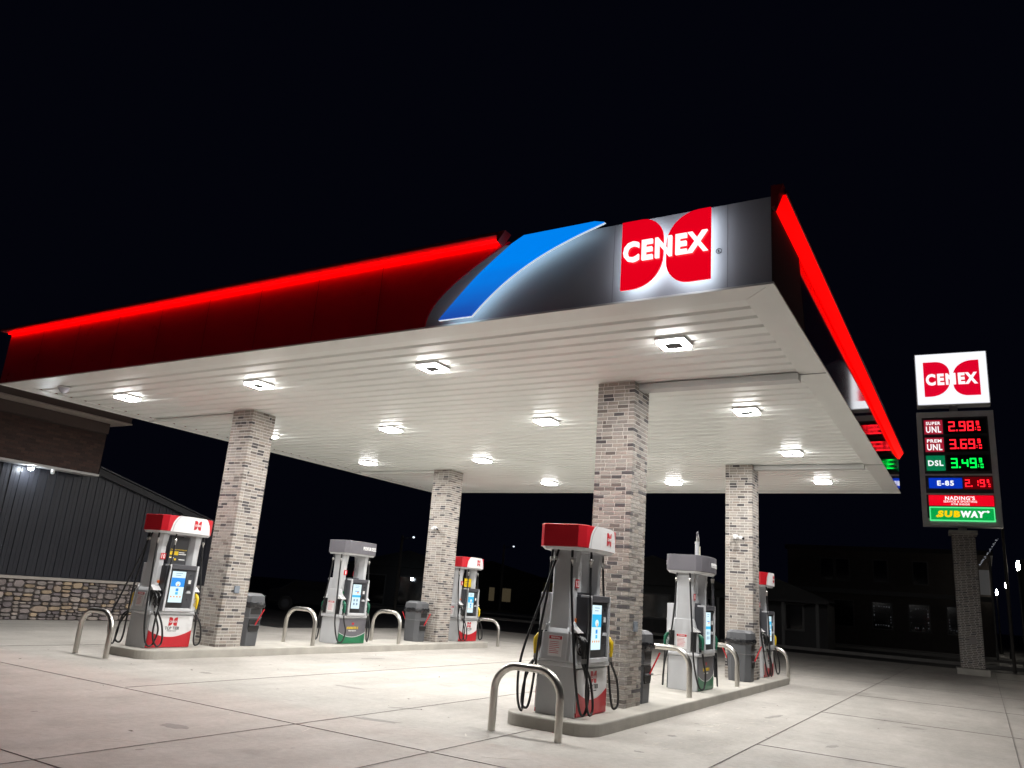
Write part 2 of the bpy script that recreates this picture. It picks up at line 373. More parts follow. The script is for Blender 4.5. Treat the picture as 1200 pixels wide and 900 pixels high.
# border trim (mitred ring) 12 mm below the deck
for nm, P4 in (('f', [(LX, FY), (FX, FY), (FX-BW, FY+BW), (LX+BW, FY+BW)]), ('r', [(FX, FY), (FX, BY), (FX-BW, BY-BW), (FX-BW, FY+BW)]),
               ('b', [(FX, BY), (LX, BY), (LX+BW, BY-BW), (FX-BW, BY-BW)]), ('l', [(LX, BY), (LX, FY), (LX+BW, FY+BW), (LX+BW, BY-BW)])):
    c_ = Vector((sum(p[0] for p in P4)/4, sum(p[1] for p in P4)/4)); P5 = [tuple(Vector(p)+(c_-Vector(p)).normalized()*0.004) for p in P4]
    cbuild(MB().prism(P5, HS-0.014, HS-0.002), 'border_trim', SOFFIT_T)
# drip edge round the bottom of the fascia
de = MB()
de.box(LX-0.02, FX+0.02, FY-0.022, FY-0.002, HS-0.025, HS+0.0); de.box(FX+0.002, FX+0.022, FY-0.001, BY+0.001, HS-0.025, HS)
de.box(LX-0.022, LX-0.002, FY-0.001, BY+0.001, HS-0.025, HS); de.box(LX-0.02, FX+0.02, BY+0.002, BY+0.022, HS-0.025, HS)
cbuild(de, 'drip_edge', SOFFIT_T)
for yb in (0.28, 7.55):
    cbuild(MB().box(0.004, FX-BW+0.0, yb-0.11, yb+0.11, HS-0.11, HS-0.016), 'beam', mat('grey beam', (0.62, 0.63, 0.62), 0.4))
    cbuild(MB().box(LX+BW, -8.45-0.614, yb-0.11, yb+0.11, HS-0.075, HS-0.016), 'beam', SOFFIT_T)
    bt = MB()
    bt.box(FX-BW-.01, FX, yb-0.012, yb+0.012, HS-0.02, HS-0.0145); bt.box(LX, LX+BW, yb-0.012, yb+0.012, HS-0.02, HS-0.0145)
    cbuild(bt, 'trim_joint', mat('dark trim joint', (0.2, 0.2, 0.19), 0.6))  # plain dark strip marking the joint in the trim
# roof deck above
cbuild(MB().box(LX+0.1, FX-0.1, FY+0.1, BY-0.1, HS+0.35, HS+0.45), 'roof_deck', mat('roof metal', (0.2, 0.2, 0.2), 0.6))
ZT = 5.86
fm = lambda u, v, dd: (u, FY-dd, v)       # front fascia map
rm = lambda u, v, dd: (FX+dd, u, v)       # right fascia map
# boundary curve of the arc panel, bottom to top
def arcline(x0, x1, z0, z1, n=14, bulge=0.0):
    out = []
    for i in range(n+1):
        t = i/n; z = z0+(z1-z0)*t
        x = x0+(x1-x0)*(1-math.cos(t*math.pi*0.42))/(1-math.cos(math.pi*0.42))
        out.append((x, z))
    return out
redc = arcline(-1.74, -0.52, HS, 5.9)
cbuild(MB().prism([(-2.0, HS), (FX, HS), (FX, ZT), (-1.0+0.4, ZT)] + [(-2.0, ZT)], -0.05, 0.0, m=fm), 'grey_fascia', GREYP)
cbuild(MB().prism([(LX, HS)]+redc+[(LX, 5.9)], -0.05, 0.022, m=fm), 'red_fascia', REDP)
for k in range(1, 9): cbuild(MB().box(LX+k*1.22-.003, LX+k*1.22+.003, FY-.0235, FY-.0221, HS+.01, 5.89), 'panel_seam', mat('dark seam', (.03, .001, .002), .6))
for xk in (.93, 2.26): cbuild(MB().box(xk-.003, xk+.003, FY-.0015, FY-.0002, HS+.01, 5.85), 'panel_seam', mat('grey seam', (.2, .2, .21), .6))
# right fascia: grey return then glossy red
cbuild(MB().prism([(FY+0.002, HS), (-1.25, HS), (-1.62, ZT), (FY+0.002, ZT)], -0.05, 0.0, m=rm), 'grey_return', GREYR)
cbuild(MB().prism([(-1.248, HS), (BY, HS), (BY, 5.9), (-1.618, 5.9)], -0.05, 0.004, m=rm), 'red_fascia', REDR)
cbuild(MB().prism([(FX-.055, HS), (LX+.055, HS), (LX+.055, 5.9), (FX-.055, 5.9)], 0.05, 0.0, m=lambda u, v, dd: (u, BY-dd, v)), 'rear_fascia', REDTRIM)
cbuild(MB().prism([(FY+.06, HS), (BY, HS), (BY, 5.9), (FY+.06, 5.9)], 0.05, 0.0, m=lambda u, v, dd: (LX+dd, u, v)), 'side_fascia', REDTRIM)
# top lips with the red LED line
LEDR = emis('red led tube', (1.0, 0.0, 0.0), 62.0)
LEDR2 = emis('red led bar lens', (1.0, 0.0, 0.0), 1.1)
xe = -0.62
cbuild(MB().box(LX-0.12, xe, FY-0.20, FY+0.0, 5.925, 5.97), 'led_lip', REDTRIM, 0.006)
cbuild(MB().box(LX-0.06, xe-0.06, FY-0.050, FY-0.026, 5.914, 5.924), 'led_line', LEDR)
cbuild(MB().prism([(xe, 5.85), (xe+.02, 5.85), (xe+0.12, 5.985), (xe, 5.985)], 0.02, 0.17, m=fm), 'lip_end', REDTRIM)
cbuild(MB().box(FX+0.0, FX+0.145, FY+0.122, BY+0.12, 5.925, 5.97), 'led_lip', REDTRIM, 0.006)
cbuild(MB().prism([(0.13, 5.924), (0.05, 5.924), (0.008, 5.785), (0.02, 5.765)], FY+0.13, BY+0.10, m=lambda u, v, dd: (FX+u, dd, v)), 'led_line', LEDR2)
cbuild(MB().prism([(0.13, 5.99), (0.0, 5.99), (0.0, 5.74), (.03, 5.74)], FY+0.0, FY+0.12, m=lambda u, v, dd: (FX+u, dd, v)), 'lip_end', REDTRIM)
cbuild(MB().box(LX-0.12, LX-0.0, FY+0.0, BY, 5.925, 5.97), 'led_lip', REDTRIM)
# blue back-lit arc
outer = [(p.x, p.y) for p in spline([(-1.41, 4.885, 0), (-1.27, 5.03, 0), (-1.09, 5.21, 0), (-.89, 5.40, 0), (-.67, 5.575, 0), (-.39, 5.78, 0)], 3)]
inner = [(-.91, 4.885), (-.73, 5.06), (-.47, 5.27), (-.18, 5.45), (.12, 5.595), (.50, 5.735), (.86, 5.84)]
innr = []
sp_ = spline([(a, b, 0) for a, b in inner], 4); innr = [(p.x, p.y) for p in sp_]
poly = outer + [(-0.22, 5.865), (0.74, 5.87)] + innr[::-1]
def shrink(P, k):
    c = Vector((sum(p[0] for p in P)/len(P), sum(p[1] for p in P)/len(P))); out = []
    n = len(P)
    ar = sum(P[i][0]*P[(i+1) % n][1]-P[(i+1) % n][0]*P[i][1] for i in range(n)); sg = 1 if ar > 0 else -1
    for i in range(n):
        a, b, c_ = Vector(P[i-1]), Vector(P[i]), Vector(P[(i+1) % n])
        t = ((b-a).normalized()+(c_-b).normalized());
        t = t.normalized() if t.length > 1e-6 else Vector((1, 0))
        nn = Vector((-t.y, t.x))*sg; out.append(tuple(b+nn*k))
    return out
HALOW = emis('white halo light', (0.80, 0.9, 1.0), HALO)
RIM = mat('white acrylic rim', (0.7, 0.75, 0.8), 0.3, em=(0.75, 0.9, 1.0), es=0.55)
bm_ = bpy.data.materials.new('blue lit acrylic'); bm_.use_nodes = True; t = bm_.node_tree; b_ = t.nodes['Principled BSDF']
b_.inputs['Base Color'].default_value = (0.0, 0.08, 0.3, 1); b_.inputs['Roughness'].default_value = 0.25
tcb = t.nodes.new('ShaderNodeTexCoord'); sx_ = t.nodes.new('ShaderNodeSeparateXYZ'); t.links.new(tcb.outputs['Object'], sx_.inputs[0])
rb = t.nodes.new('ShaderNodeValToRGB'); mb_ = t.nodes.new('ShaderNodeMapRange'); mb_.inputs[1].default_value = 4.9; mb_.inputs[2].default_value = 5.75
nzb = t.nodes.new('ShaderNodeTexNoise'); nzb.inputs['Scale'].default_value = 3; nm_b = t.nodes.new('ShaderNodeMath'); nm_b.operation = 'MULTIPLY_ADD'; nm_b.inputs[1].default_value = .35
t.links.new(nzb.outputs[0], nm_b.inputs[0]); t.links.new(sx_.outputs[2], nm_b.inputs[2]); t.links.new(nm_b.outputs[0], mb_.inputs[0]); t.links.new(mb_.outputs[0], rb.inputs[0])
rb.color_ramp.elements[0].color = (0.012, 0.06, 0.36, 1); rb.color_ramp.elements[1].color = (0.0, 0.22, 0.85, 1); rb.color_ramp.elements[0].position = .15; rb.color_ramp.elements[1].position = .9
t.links.new(rb.outputs[0], b_.inputs['Emission Color']); b_.inputs['Emission Strength'].default_value = 0.95
cbuild(MB().prism(poly, 0.15, 0.17, m=fm), 'blue_arc', bm_)
cbuild(MB().prism(shrink(poly, -0.006), 0.12, 0.149, m=fm), 'blue_arc_rim', RIM)
cbuild(MB().prism(shrink([p for p in poly], 0.03), 0.10, 0.119, m=fm), 'blue_arc_halo', emis('blue white halo light', (0.5, 0.78, 1.0), 2.2))

# emblem sign on the fascia
EMR = mat('red lit acrylic', (0.45, 0.0, 0.01), 0.25, em=(0.85, 0.0, 0.012), es=0.85)
EMW = emis('white lit acrylic', (1.0, 0.98, 0.97), 1.15)
def fm2(u, v, dd): return (u-1.61, -dd, v-5.36)
lg = empty('canopy_sign', (1.61, FY, 5.36), 'big halo lit red twin lobe sign reading CENEX on the grey canopy corner', 'sign')
LB = lobes(1.61, 5.36, 1.03, 0.84, gap=0.015)
for L in LB:
    MB().prism(L, 0.14, 0.17, m=fm2).build('emblem_lobe', EMR, lg, bevel=0.006)
    MB().prism(shrink(L, 0.008), 0.13, 0.139, m=fm2).build('lobe_rim', mat('glowing white rim', (0.7, 0.75, 0.8), 0.3, em=(0.85, 0.9, 1.0), es=2.0), lg)
    MB().prism(shrink(L, 0.025), 0.115, 0.1295, m=fm2).build('halo_light', HALOW, lg)
text('CENEX', 'lettering', EMW, 1.615, 5.385, 0.97, 0.245, 0.03, fm2, lg, bold=0.035, d0=0.171)
text('R', 'registered_mark', TEXTD, 2.165, 5.32, 0.022, 0.03, 0.004, fm2, lg, d0=0.002)
MB().prism(arc(2.165, 5.32, 0.032, 0, 345, 20)+arc(2.165, 5.32, 0.026, 345, 0, 20), 0.002, 0.006, m=fm2).build('mark_ring', TEXTD, lg)

# ------------------------------------------------------------------ ceiling lights
DIO = emis('canopy led', (1.0, 0.98, 0.96), LED)
HOUS = mat('white fixture housing', (0.6, 0.6, 0.6), 0.4)
names_x = ['first row from the right edge', 'second row from the right edge', 'third row from the right edge', 'row nearest the store']
names_y = ['at the front', 'second from the front', 'third from the front', 'at the back']
master = None
for i in range(4):
    for j in range(4):
        x = 1.155-3.8525*i; y = -1.58+3.7617*j
        lab = 'canopy ceiling light, %s, %s' % (names_x[i], names_y[j])
        c = empty('ceiling_light', (x, y, HS), lab, 'ceiling light', 'square lights under the canopy')
        if master is None:
            hb = MB(); hb.prism(rrect(-.205, .205, -.205, .205, .04, 3), -0.030, 0.02)

            h = hb.build('housing', HOUS, c, bevel=0.006)
            ri = MB(); a, b2 = .174, .118
            for X0, X1, Y0, Y1 in ((-a, a, -a, -b2), (-a, a, b2, a), (-a, -b2, -b2+.002, b2-.002), (b2, a, -b2+.002, b2-.002)):
                ri.add([(X0, Y0, -.062), (X1, Y0, -.062), (X1, Y1, -.062), (X0, Y1, -.062)], [(0, 3, 2, 1)])
            r_ = ri.build('led_ring', DIO, c)
            ls = MB(); q_ = .178
            ls.add([(-q_, -q_, -.031), (q_, -q_, -.031), (q_, q_, -.031), (-q_, q_, -.031), (-q_, -q_, -.062), (q_, -q_, -.062), (q_, q_, -.062), (-q_, q_, -.062)], [(0, 1, 5, 4), (1, 2, 6, 5), (2, 3, 7, 6), (3, 0, 4, 7)])
            ls_ = ls.build('lens_side', emis('lens side glow', (1.0, 0.98, 0.96), 30.0), c)
            ce = MB().box(-.1165, .1165, -.1165, .1165, -0.0615, -0.031).build('dark_hole_fill', mat('dark hole fill', (.05, .05, .05), .5), c, bevel=0.01)  # dark box fills the ring's hole, coloured to read as a hollow
            master = [h, r_, ce, ls_]
        else:
            for m_ in master:
                q = m_.copy(); COL.objects.link(q); q.parent = c
# small dome camera near the store corner of the soffit
dc = empty('dome_camera', (-11.1, -2.5, HS-0.014), 'small white dome camera under the canopy soffit at the far left front', 'security camera')
MB().tube([(0, 0, 0), (0, 0, -0.04), (0, 0, -0.09), (0, 0, -0.12)], [0.1, 0.1, 0.07, 0.02], 16).build('dome', mat('dome plastic', (0.6, 0.62, 0.7), 0.15), dc)
MB().tube([(0, 0, 0.0), (0, 0, -0.02)], 0.12, 16).build('ring', WHITE, dc)

# ================================================================== FUEL PUMPS
def pump(loc, num, kind, lab, group, panel=None, retriever=False):
    c = empty('fuel_pump', loc, lab, 'fuel pump', group)
    diesel = kind == 'diesel'
    # --- base cabinet
    base = MB(); base.prism([(-.27, -.47), (.27, -.47), (.27, .47), (-.27, .47)], 0.0, 0.58, poly1=[(-.262, -.47), (.262, -.47), (.262, .47), (-.262, .47)])
    base.build('base_cabinet', SILVER, c, bevel=0.008)
    MB().box(-.30, .30, -.50, .50, 0.582, 0.64).build('ledge', SILVER_L, c, bevel=0.015)
    # --- side hoods above the ledge, one on each end
    for s in (-1, 1):
        P0 = [(-.29, .0), (.29, .0), (.29, .13), (.22, .19), (-.22, .19), (-.29, .13)]
        P1 = [(-.17, .0), (.17, .0), (.17, .05), (.13, .07), (-.13, .07), (-.17, .05)]
        PM = [(-.245, .0), (.245, .0), (.245, .12), (.19, .165), (-.19, .165), (-.245, .12)]
        hd = MB()
        if diesel:
            PA = [(-.28, .0), (.28, .0), (.28, .06), (.22, .10), (-.22, .10), (-.28, .06)]; PB = [(-.27, .0), (.27, .0), (.27, .05), (.21, .09), (-.21, .09), (-.27, .05)]; PC = [(-.19, .0), (.19, .0), (.19, .04), (.14, .07), (-.14, .07), (-.19, .04)]
            hd.prism(PA, 0.642, 0.95, m=lambda u, v, d: (u, s*(.40+v), d), poly1=PB); hd.prism(PB, 0.95, 1.22, m=lambda u, v, d: (u, s*(.40+v), d), poly1=PC)
        else:
            hd.prism(P0, 0.642, 0.98, m=lambda u, v, d: (u, s*(.34+v), d), poly1=PM); hd.prism(PM, 0.98, 1.14, m=lambda u, v, d: (u, s*(.34+v), d), poly1=P1)
        hd.build('side_hood', SILVER, c, bevel=0.012)
        yo = (.502 if diesel else .53)
        if not diesel:
            for xr in (-.20, .15, .20):
                MB().prism([(.53, .66), (.541, .66), (.516, .98), (.425, 1.13), (.415, 1.13), (.505, .98)], xr-.009, xr+.009, m=lambda u, v, d: (d*(1 if v < 1.1 else .7), s*u, v)).build('hood_rib', SILVER_L, c, bevel=.003)
        if s < 0:
            wl = MB().prism([(-.11, .70), (.08, .70), (.08, .95), (-.11, .95)], 0, 0.006, m=lambda u, v, d: (u, -(yo-(v-.64)*(.03 if diesel else .075))-d, v)).build('warning_label', WHITE, c)
            mm = lambda u, v, d: (u, -(yo-(v-.64)*(.03 if diesel else .075))-.006-d, v)
            MB().prism([(-.105, .905), (.075, .905), (.075, .945), (-.105, .945)], 0, 0.002, m=mm).build('label_header', RED, wl)
            text('WARNING', 'label_text', TEXTW, -.015, .925, .13, .024, 0.001, mm, wl, d0=0.002)
            li = MB()
            for k in range(7): li.prism([(-.095, .87-k*.022), (random.uniform(.0, .06), .87-k*.022), (random.uniform(.0, .06), .876-k*.022), (-.095, .876-k*.022)], 0, 0.001, m=mm)
            li.build('label_lines', RED, wl)
    # --- twin towers
    for s in (-1, 1):
        tw = MB(); A = [(-.05, .23), (.05, .23), (.17, .31), (.17, .42), (.13, .47), (-.13, .47), (-.17, .42), (-.17, .31)]
        B = [(-.05, .23), (.05, .23), (.16, .31), (.16, .40), (.12, .45), (-.12, .45), (-.16, .40), (-.16, .31)]
        C_ = [(-.06, .22), (.06, .22), (.18, .29), (.18, .41), (.13, .47), (-.13, .47), (-.18, .41), (-.18, .29)]
        mp = lambda u, v, d: (u, s*v, d)
        tw.prism(A, 1.0, 1.5, m=mp, poly1=B); tw.prism(B, 1.5, 1.78, m=mp); tw.prism(B, 1.78, 2.04, m=mp, poly1=C_)
        tw.build('tower', SILVER, c, bevel=0.006)
    MB().box(-.12, .12, -.2, .2, 1.40, 1.50).build('crossbar', DGREY, c)
    # --- valance
    vm, mid = (MGREY, MGREY) if diesel else (RED, WHITE)
    def vpoly(k, e=0): return [(-.25-e, -.56*k-e), (.25+e, -.56*k-e), (.33+e, -.47*k), (.385+e, -.15), (.385+e, .15), (.33+e, .47*k), (.25+e, .56*k+e), (-.25-e, .56*k+e), (-.33-e, .47*k), (-.385-e, .15), (-.385-e, -.15), (-.33-e, -.47*k)]
    va = MB().prism(vpoly(1), 2.06, 2.35).build('valance', vm, c, bevel=0.008)
    MB().prism([(x*.86, y*.95) for x, y in vpoly(1)], 2.02, 2.058, poly1=[(x*.95, y*.99) for x, y in vpoly(1)]).build('valance_underside', SILVER_L, va)
    for s in (1, -1):
        # map on the bowed front: u along +y (viewer's right), s flips to the back
        def bow(u, v, d, s=s):
            au = abs(u); x = .385 if au < .15 else .385-(au-.15)/.32*.055
            if au > .47: x = .33-(au-.47)/.09*.08
            return (s*(x+d), s*u, v)
        fl = lambda u, v, d, s=s: (s*(.27+d), s*u, v)
        base_l = []
        if not diesel:
            ap = [(-.33, 2.035)]; ap = arc(.30, 2.035, .60, 180, 92, 12, .32)
            rs = arc(.30, 2.035, .25, 88, 0, 8, .32)
            # strips so the decal follows the bow
            cols = 24; u0, u1 = -.42, .46
            fv = MB(); top = lambda u: 2.062+.40*math.sqrt(max(0, 1-abs((.02-u)/.44)**2.2))
            us = sorted(set([u0+(u1-u0)*i/cols for i in range(cols+1)] + [-.15, .15, .47]))
            vv = []; ff = []
            for i, u in enumerate(us): vv += [bow(u, 2.058, .004), bow(u, max(2.060, min(2.356, top(u))), .004)]
            for i in range(len(us)-1): ff.append((2*i, 2*i+2, 2*i+3, 2*i+1))
            fv.add(vv, ff); o = fv.build('valance_decal', WHITE, va)
            st = MB(); vv = []; ff = []; us2 = [-.38+i*.012 for i in range(18)]
            for i, u in enumerate(us2): tt = 2.062+.38*math.sqrt(max(0, 1-abs((.02-u)/.40)**2.2)); vv += [bow(u-.012, min(tt, 2.35), .006), bow(u+.012, min(tt, 2.35), .006)]
            for i in range(len(us2)-1): ff.append((2*i, 2*i+2, 2*i+3, 2*i+1))
            st.add(vv, ff); st.build('valance_stripe', SILVER, va)
            for L in lobes(.12, 2.215, .16, .17, gap=.04): MB().prism(L, .006, .01, m=bow).build('valance_emblem', RED, va)
            text('CENEX', 'valance_lettering', TEXTW, .12, 2.213, .145, .038, .002, bow, va, d0=.0105)
            # base front: white panel, red swoosh
            MB().prism([(-.455, .06), (.455, .06), (.455, .565), (-.455, .565)], 0.004, 0.016, m=fl).build('front_panel', WHITE, c, bevel=0.003)
            curve = [(u, .06+.13+.12*((u)/.455)**2) for u in [-.455+.91*i/14 for i in range(15)]]
            MB().prism([(.455, .012), (-.455, .012)][::-1]+curve[::-1], 0.0165, 0.020, m=fl).build('red_band', RED, c)
            MB().prism([(-.455, .012), (.455, .012), (.455, .059), (-.455, .059)], 0.004, 0.0160, m=fl).build('kick_panel', RED, c)
            for L in lobes(0.03, .46, .18, .15, gap=.04): MB().prism(L, .0165, .02, m=fl).build('front_emblem', RED, c)
            text('CENEX', 'front_emblem_lettering', TEXTW, .03, .458, .16, .034, .002, fl, c, d0=.0205)
            text('TOP TIER', 'front_lettering', TEXTD, .03, .345, .30, .055, .003, fl, c, bold=.015, d0=.0165)
            text('DETERGENT GASOLINE', 'small_lettering', TEXTD, .03, .295, .2, .012, .002, fl, c, d0=.0165)
        else:
            text('PREMIUM DIESEL', 'valance_lettering', TEXTW, .20, 2.20, .54, .085, .004, bow, va, bold=.03, shear=.08, d0=.002)
            MB().prism([(-.455, .012), (.455, .012), (.455, .565), (-.455, .565)], 0.004, 0.016, m=fl).build('front_panel', MGREY, c, bevel=0.003)
            curve = [(u, .15+.10*((u)/.455)**2) for u in [-.455+.91*i/14 for i in range(15)]]
            MB().prism([(-.455, .014), (.455, .014)]+curve[::-1], 0.0165, 0.020, m=fl).build('green_band', GREEN, c)
            MB().prism([(a_, b3+.012) for a_, b3 in curve]+[(a_, b3+.002) for a_, b3 in curve[::-1]], 0.0165, 0.0195, m=fl).build('white_line', WHITE, c)
            for L in lobes(0.0, .455, .07, .055, gap=.04): MB().prism(L, .0165, .02, m=fl).build('front_emblem', RED, c)
            text('ROADMASTER XL', 'front_lettering', YELLOW, .0, .36, .40, .055, .003, fl, c, bold=.03, shear=.25, d0=.0165)
            text('PREMIUM DIESEL FUEL', 'small_lettering', TEXTW, .0, .295, .26, .022, .002, fl, c, d0=.0165)
        # --- head with screen
        hm = lambda u, v, d, s=s: (s*(.20+d), s*u, v)
        fr = MB()
        for U0, U1, V0, V1 in ((-.29, -.245, .64, 1.47), (.305, .35, .64, 1.47), (-.244, .304, .64, .70)):
            fr.prism([(U0, V0), (U1, V0), (U1, V1), (U0, V1)], 0.0, 0.15, m=hm)
        hf = fr.build('screen_frame', SILVER_L, c, bevel=0.008)
        hp = MB().prism([(-.243, .702), (.303, .702), (.303, 1.39), (-.243, 1.39)], 0.0, 0.125, m=hm).build('console', DGREY, c, bevel=0.006)
        MB().prism([(-.245, 1.392), (.305, 1.392), (.305, 1.475), (-.245, 1.475)], -0.12, 0.155, m=hm).build('console_hood', mat('dark hood', (0.07, 0.07, 0.08), 0.4), c, bevel=0.008)
        MB().prism([(-.33, .66), (-.292, .66), (-.292, 1.44), (-.33, 1.44)], -0.1, 0.12, m=hm).build('console_side', DGREY, c)
        sm = lambda u, v, d, s=s: (s*(.326+d), s*u, v)
        bz = MB().prism([(-.225, .715), (.115, .715), (.115, 1.375), (-.225, 1.375)], 0.0, 0.006, m=sm).build('screen_glass', BLACK, hp)
        def pl(u0, u1, v0, v1, m_, d=.0085, nm='screen_tile'): return MB().prism([(u0, v0), (u1, v0), (u1, v1), (u0, v1)], .0065 if d < .009 else d-.0015, d, m=sm).build(nm, m_, hp)
        sx0, sx1, sy0, sy1 = -.20, .09, .80, 1.355
        pl(sx0, sx1, sy0, sy1, SCR_W, nm='screen')
        if diesel:
            pl(sx0+.002, sx1-.002, 1.06, 1.11, SCR_C, .011)
            for a_ in range(2):
                for b4 in range(2): pl(-.14+a_*.10, -.085+a_*.10, .88+b4*.085, .935+b4*.085, SCR_G, .011)
            pl(-.12, .02, 1.19, 1.205, SCR_B, .011); pl(-.04, .01, 1.15, 1.19, SCR_O, .011)
        else:
            pl(sx0+.002, sx1-.002, 1.08, 1.24, SCR_B if num == '10' else SCR_C, .011)
            bl = MB().prism([(-.05+.055*math.cos(a_*.628), 1.13+.045*math.sin(a_*.628)) for a_ in range(10)], .0115, .013, m=sm).build('screen_picture', SCR_W, hp)
            pl(-.06, -.035, 1.09, 1.13, SCR_O, .0150)
            pl(-.075, -.02, 1.0, 1.05, SCR_B, .011); pl(-.075, -.02, .94, .985, SCR_C, .011)
            for k in range(4): pl(-.17+k*.065, -.14+k*.065, .89, .915, SCR_O, .011)
        for k in range(2): pl(-.13, .02-.03*k, 1.315-k*.035, 1.325-k*.035, SCR_G, .011)
        # keypad column
        kp = MB()
        kp.prism([(.17, 1.14), (.225, 1.14), (.225, 1.21), (.17, 1.21)], 0, .012, m=sm)
        kp.build('keypad', WHITE, hp)
        MB().prism(arc(.20, .97, .045, 0, 180, 8), 0, .03, m=sm).build('receipt_slot', SILVER_L, hp)
        kb = MB(); kb.prism([(.16, 1.03), (.24, 1.03), (.24, 1.1), (.16, 1.1)], 0, .01, m=sm); 
        for zz in (1.30, .86): MB().prism(arc(.203, zz, .012, 0, 330, 8), 0, .01, m=sm).build('console_button', BLACK, hp)
        kb.build('card_reader', BLACK, hp)
        # --- nozzle boots
        for side in (-1, 1):
            if diesel and side == 1: pass
            ya, yb = (-.50, -.335) if side < 0 else (.355, .50)
            alc = MB().prism([(ya, .66), (yb, .66), (yb, 1.0), (ya, 1.0)], -.05, .05, m=hm).build('nozzle_boot', BLACK, c)
            lp = MB(); q0 = [(ya, 1.002), (yb, 1.002), (yb, 1.008), (ya, 1.008)]
            lp.add([hm(ya, 1.0, .09), hm(yb, 1.0, .09), hm(yb, 1.09, -.02), hm(ya, 1.09, -.02), hm(ya, 1.0, -.02), hm(yb, 1.0, -.02)], [(0, 1, 2, 3), (0, 4, 5, 1), (0, 3, 4), (1, 5, 2), (2, 5, 4, 3)])
            lp.build('grade_label', WHITE, alc)
            nm_ = [ya+.05, yb-.04] if (side < 0 and not diesel) else [(ya+yb)/2]
            col = GREENP if diesel else (BLACK if side < 0 else YELLOW)
            for q, yn in enumerate(nm_):
                nz = MB(lambda x, y, z: hm(y, z, x))
                nz.tube([(.0, yn, 1.0), (.05, yn, .965), (.09, yn, .93)], [.012, .013, .014], 8)
                sp1 = nz.build('nozzle_spout', CHROME, c)
                nb = MB(lambda x, y, z: hm(y, z, x))
                nb.tube([(.075, yn, .955), (.105, yn, .93), (.14, yn, .88), (.15, yn, .83), (.15, yn, .76), (.145, yn, .70)], [.022, .032, .034, .026, .021, .018], 10)
                nb.tube([(.115, yn, .90), (.06, yn, .87), (.055, yn, .80), (.09, yn, .745), (.14, yn, .735)], .009, 6)
                nb.tube([(.13, yn, .86), (.09, yn, .82), (.1, yn, .77)], .007, 6)
                nb.build('nozzle', col, c)
                MB(lambda x, y, z: hm(y, z, x)).tube([(.145, yn, .70), (.145, yn, .64)], [.016, .02], 8).build('nozzle_swivel', CHROME, c)
        # --- hoses
        hr = 0.0165
        def hose(pts, col=RUBBER):
            P = [hm(y, z, x-.2) for (x, y, z) in pts]
            MB().tube(spline(P, 8), hr, 8).build('hose', col, c)
            a_ = Vector(P[0]); b4 = Vector(P[1]); t_ = (b4-a_).normalized()
            MB().tube([a_+t_*.05, a_+t_*.09, a_+t_*.10, a_+t_*.13, a_+t_*.14, a_+t_*.20], [.014, .014, .026, .026, .017, .014], 10).build('breakaway', CHROME, c)
        if diesel:
            hose([(.12, -.50, 2.02), (.15, -.53, 1.6), (.20, -.56, .95), (.24, -.57, .45), (.31, -.50, .09), (.37, -.40, .07), (.375, -.33, .28), (.36, -.40, .5), (.345, -.417, .64)])
            hose([(.12, .50, 2.02), (.14, .53, 1.5), (.20, .56, .9), (.30, .58, .4), (.34, .53, .08), (.36, .45, .12), (.36, .42, .4), (.345, .427, .64)])
        else:
            hose([(.15, -.50, 2.02), (.17, -.52, 1.6), (.24, -.55, 1.0), (.32, -.58, .45), (.37, -.52, .10), (.385, -.40, .07), (.39, -.33, .3), (.37, -.40, .52), (.345, -.45, .64)])
            hose([(.30, -.24, 2.02), (.31, -.25, 1.65), (.37, -.33, 1.15), (.40, -.42, .65), (.41, -.44, .25), (.41, -.33, .05), (.41, -.23, .12), (.39, -.27, .4), (.345, -.375, .64)])
            hose([(.14, .49, 2.02), (.16, .53, 1.5), (.22, .56, 1.0), (.28, .53, .5), (.34, .50, .15), (.37, .53, .05), (.40, .60, .12), (.39, .56, .4), (.345, .427, .64)])
            if s < 0:
                hose([(.05, .50, 2.02), (.16, .60, 1.5), (.34, .70, .85), (.36, .80, .5), (.36, .77, .16), (.36, .66, .03), (.38, .60, .2), (.38, .56, .5), (.345, .427, .64)])
        # number tag on the left tower
        nt_ = MB().prism([(-.40, 1.55), (-.295, 1.55), (-.295, 1.66), (-.40, 1.66)], -.032, -.026, m=hm).build('number_tag', RED, c)
        text(num, 'number', TEXTW, -.348, 1.605, .075 if len(num) > 1 else .04, .08, .002, hm, nt_, bold=.03, d0=-.0255)
        MB().prism([(-.375, 1.12), (-.315, 1.12), (-.315, 1.175), (-.375, 1.175)], -.030, -.024, m=hm).build('sticker', GREEN if diesel else ORANGE, c)
        # panels hung in the gap between the towers
        if panel == 'caution' and s > 0:
            gm = lambda u, v, d: (.10+d, u, v)
            bp_ = MB().prism([(-.198, 1.5), (.198, 1.5), (.198, 1.985), (-.198, 1.985)], 0, .02, m=gm).build('caution_board', mat('dark screen board', (0.03, 0.03, 0.034), .5), c)
            for k in range(12): MB().prism([(-.18+k*.03, 1.735), (-.166+k*.03, 1.735), (-.154+k*.03, 1.755), (-.168+k*.03, 1.755)], .0205, .022, m=gm).build('hazard_stripe', YELLOW, bp_)
            pt = MB().prism([(-.18, 1.645), (-.0, 1.645), (-.0, 1.715), (-.18, 1.715)], .0205, .022, m=gm).build('yellow_block', YELLOW, bp_)
            MB().prism([(-.18, 1.60), (-.10, 1.60), (-.10, 1.618), (-.18, 1.618)], .0205, .022, m=gm).prism([(-.07, 1.55), (-.03, 1.55), (-.03, 1.585), (-.07, 1.585)], .0205, .022, m=gm).build('yellow_block', YELLOW, bp_)
            ln = MB()
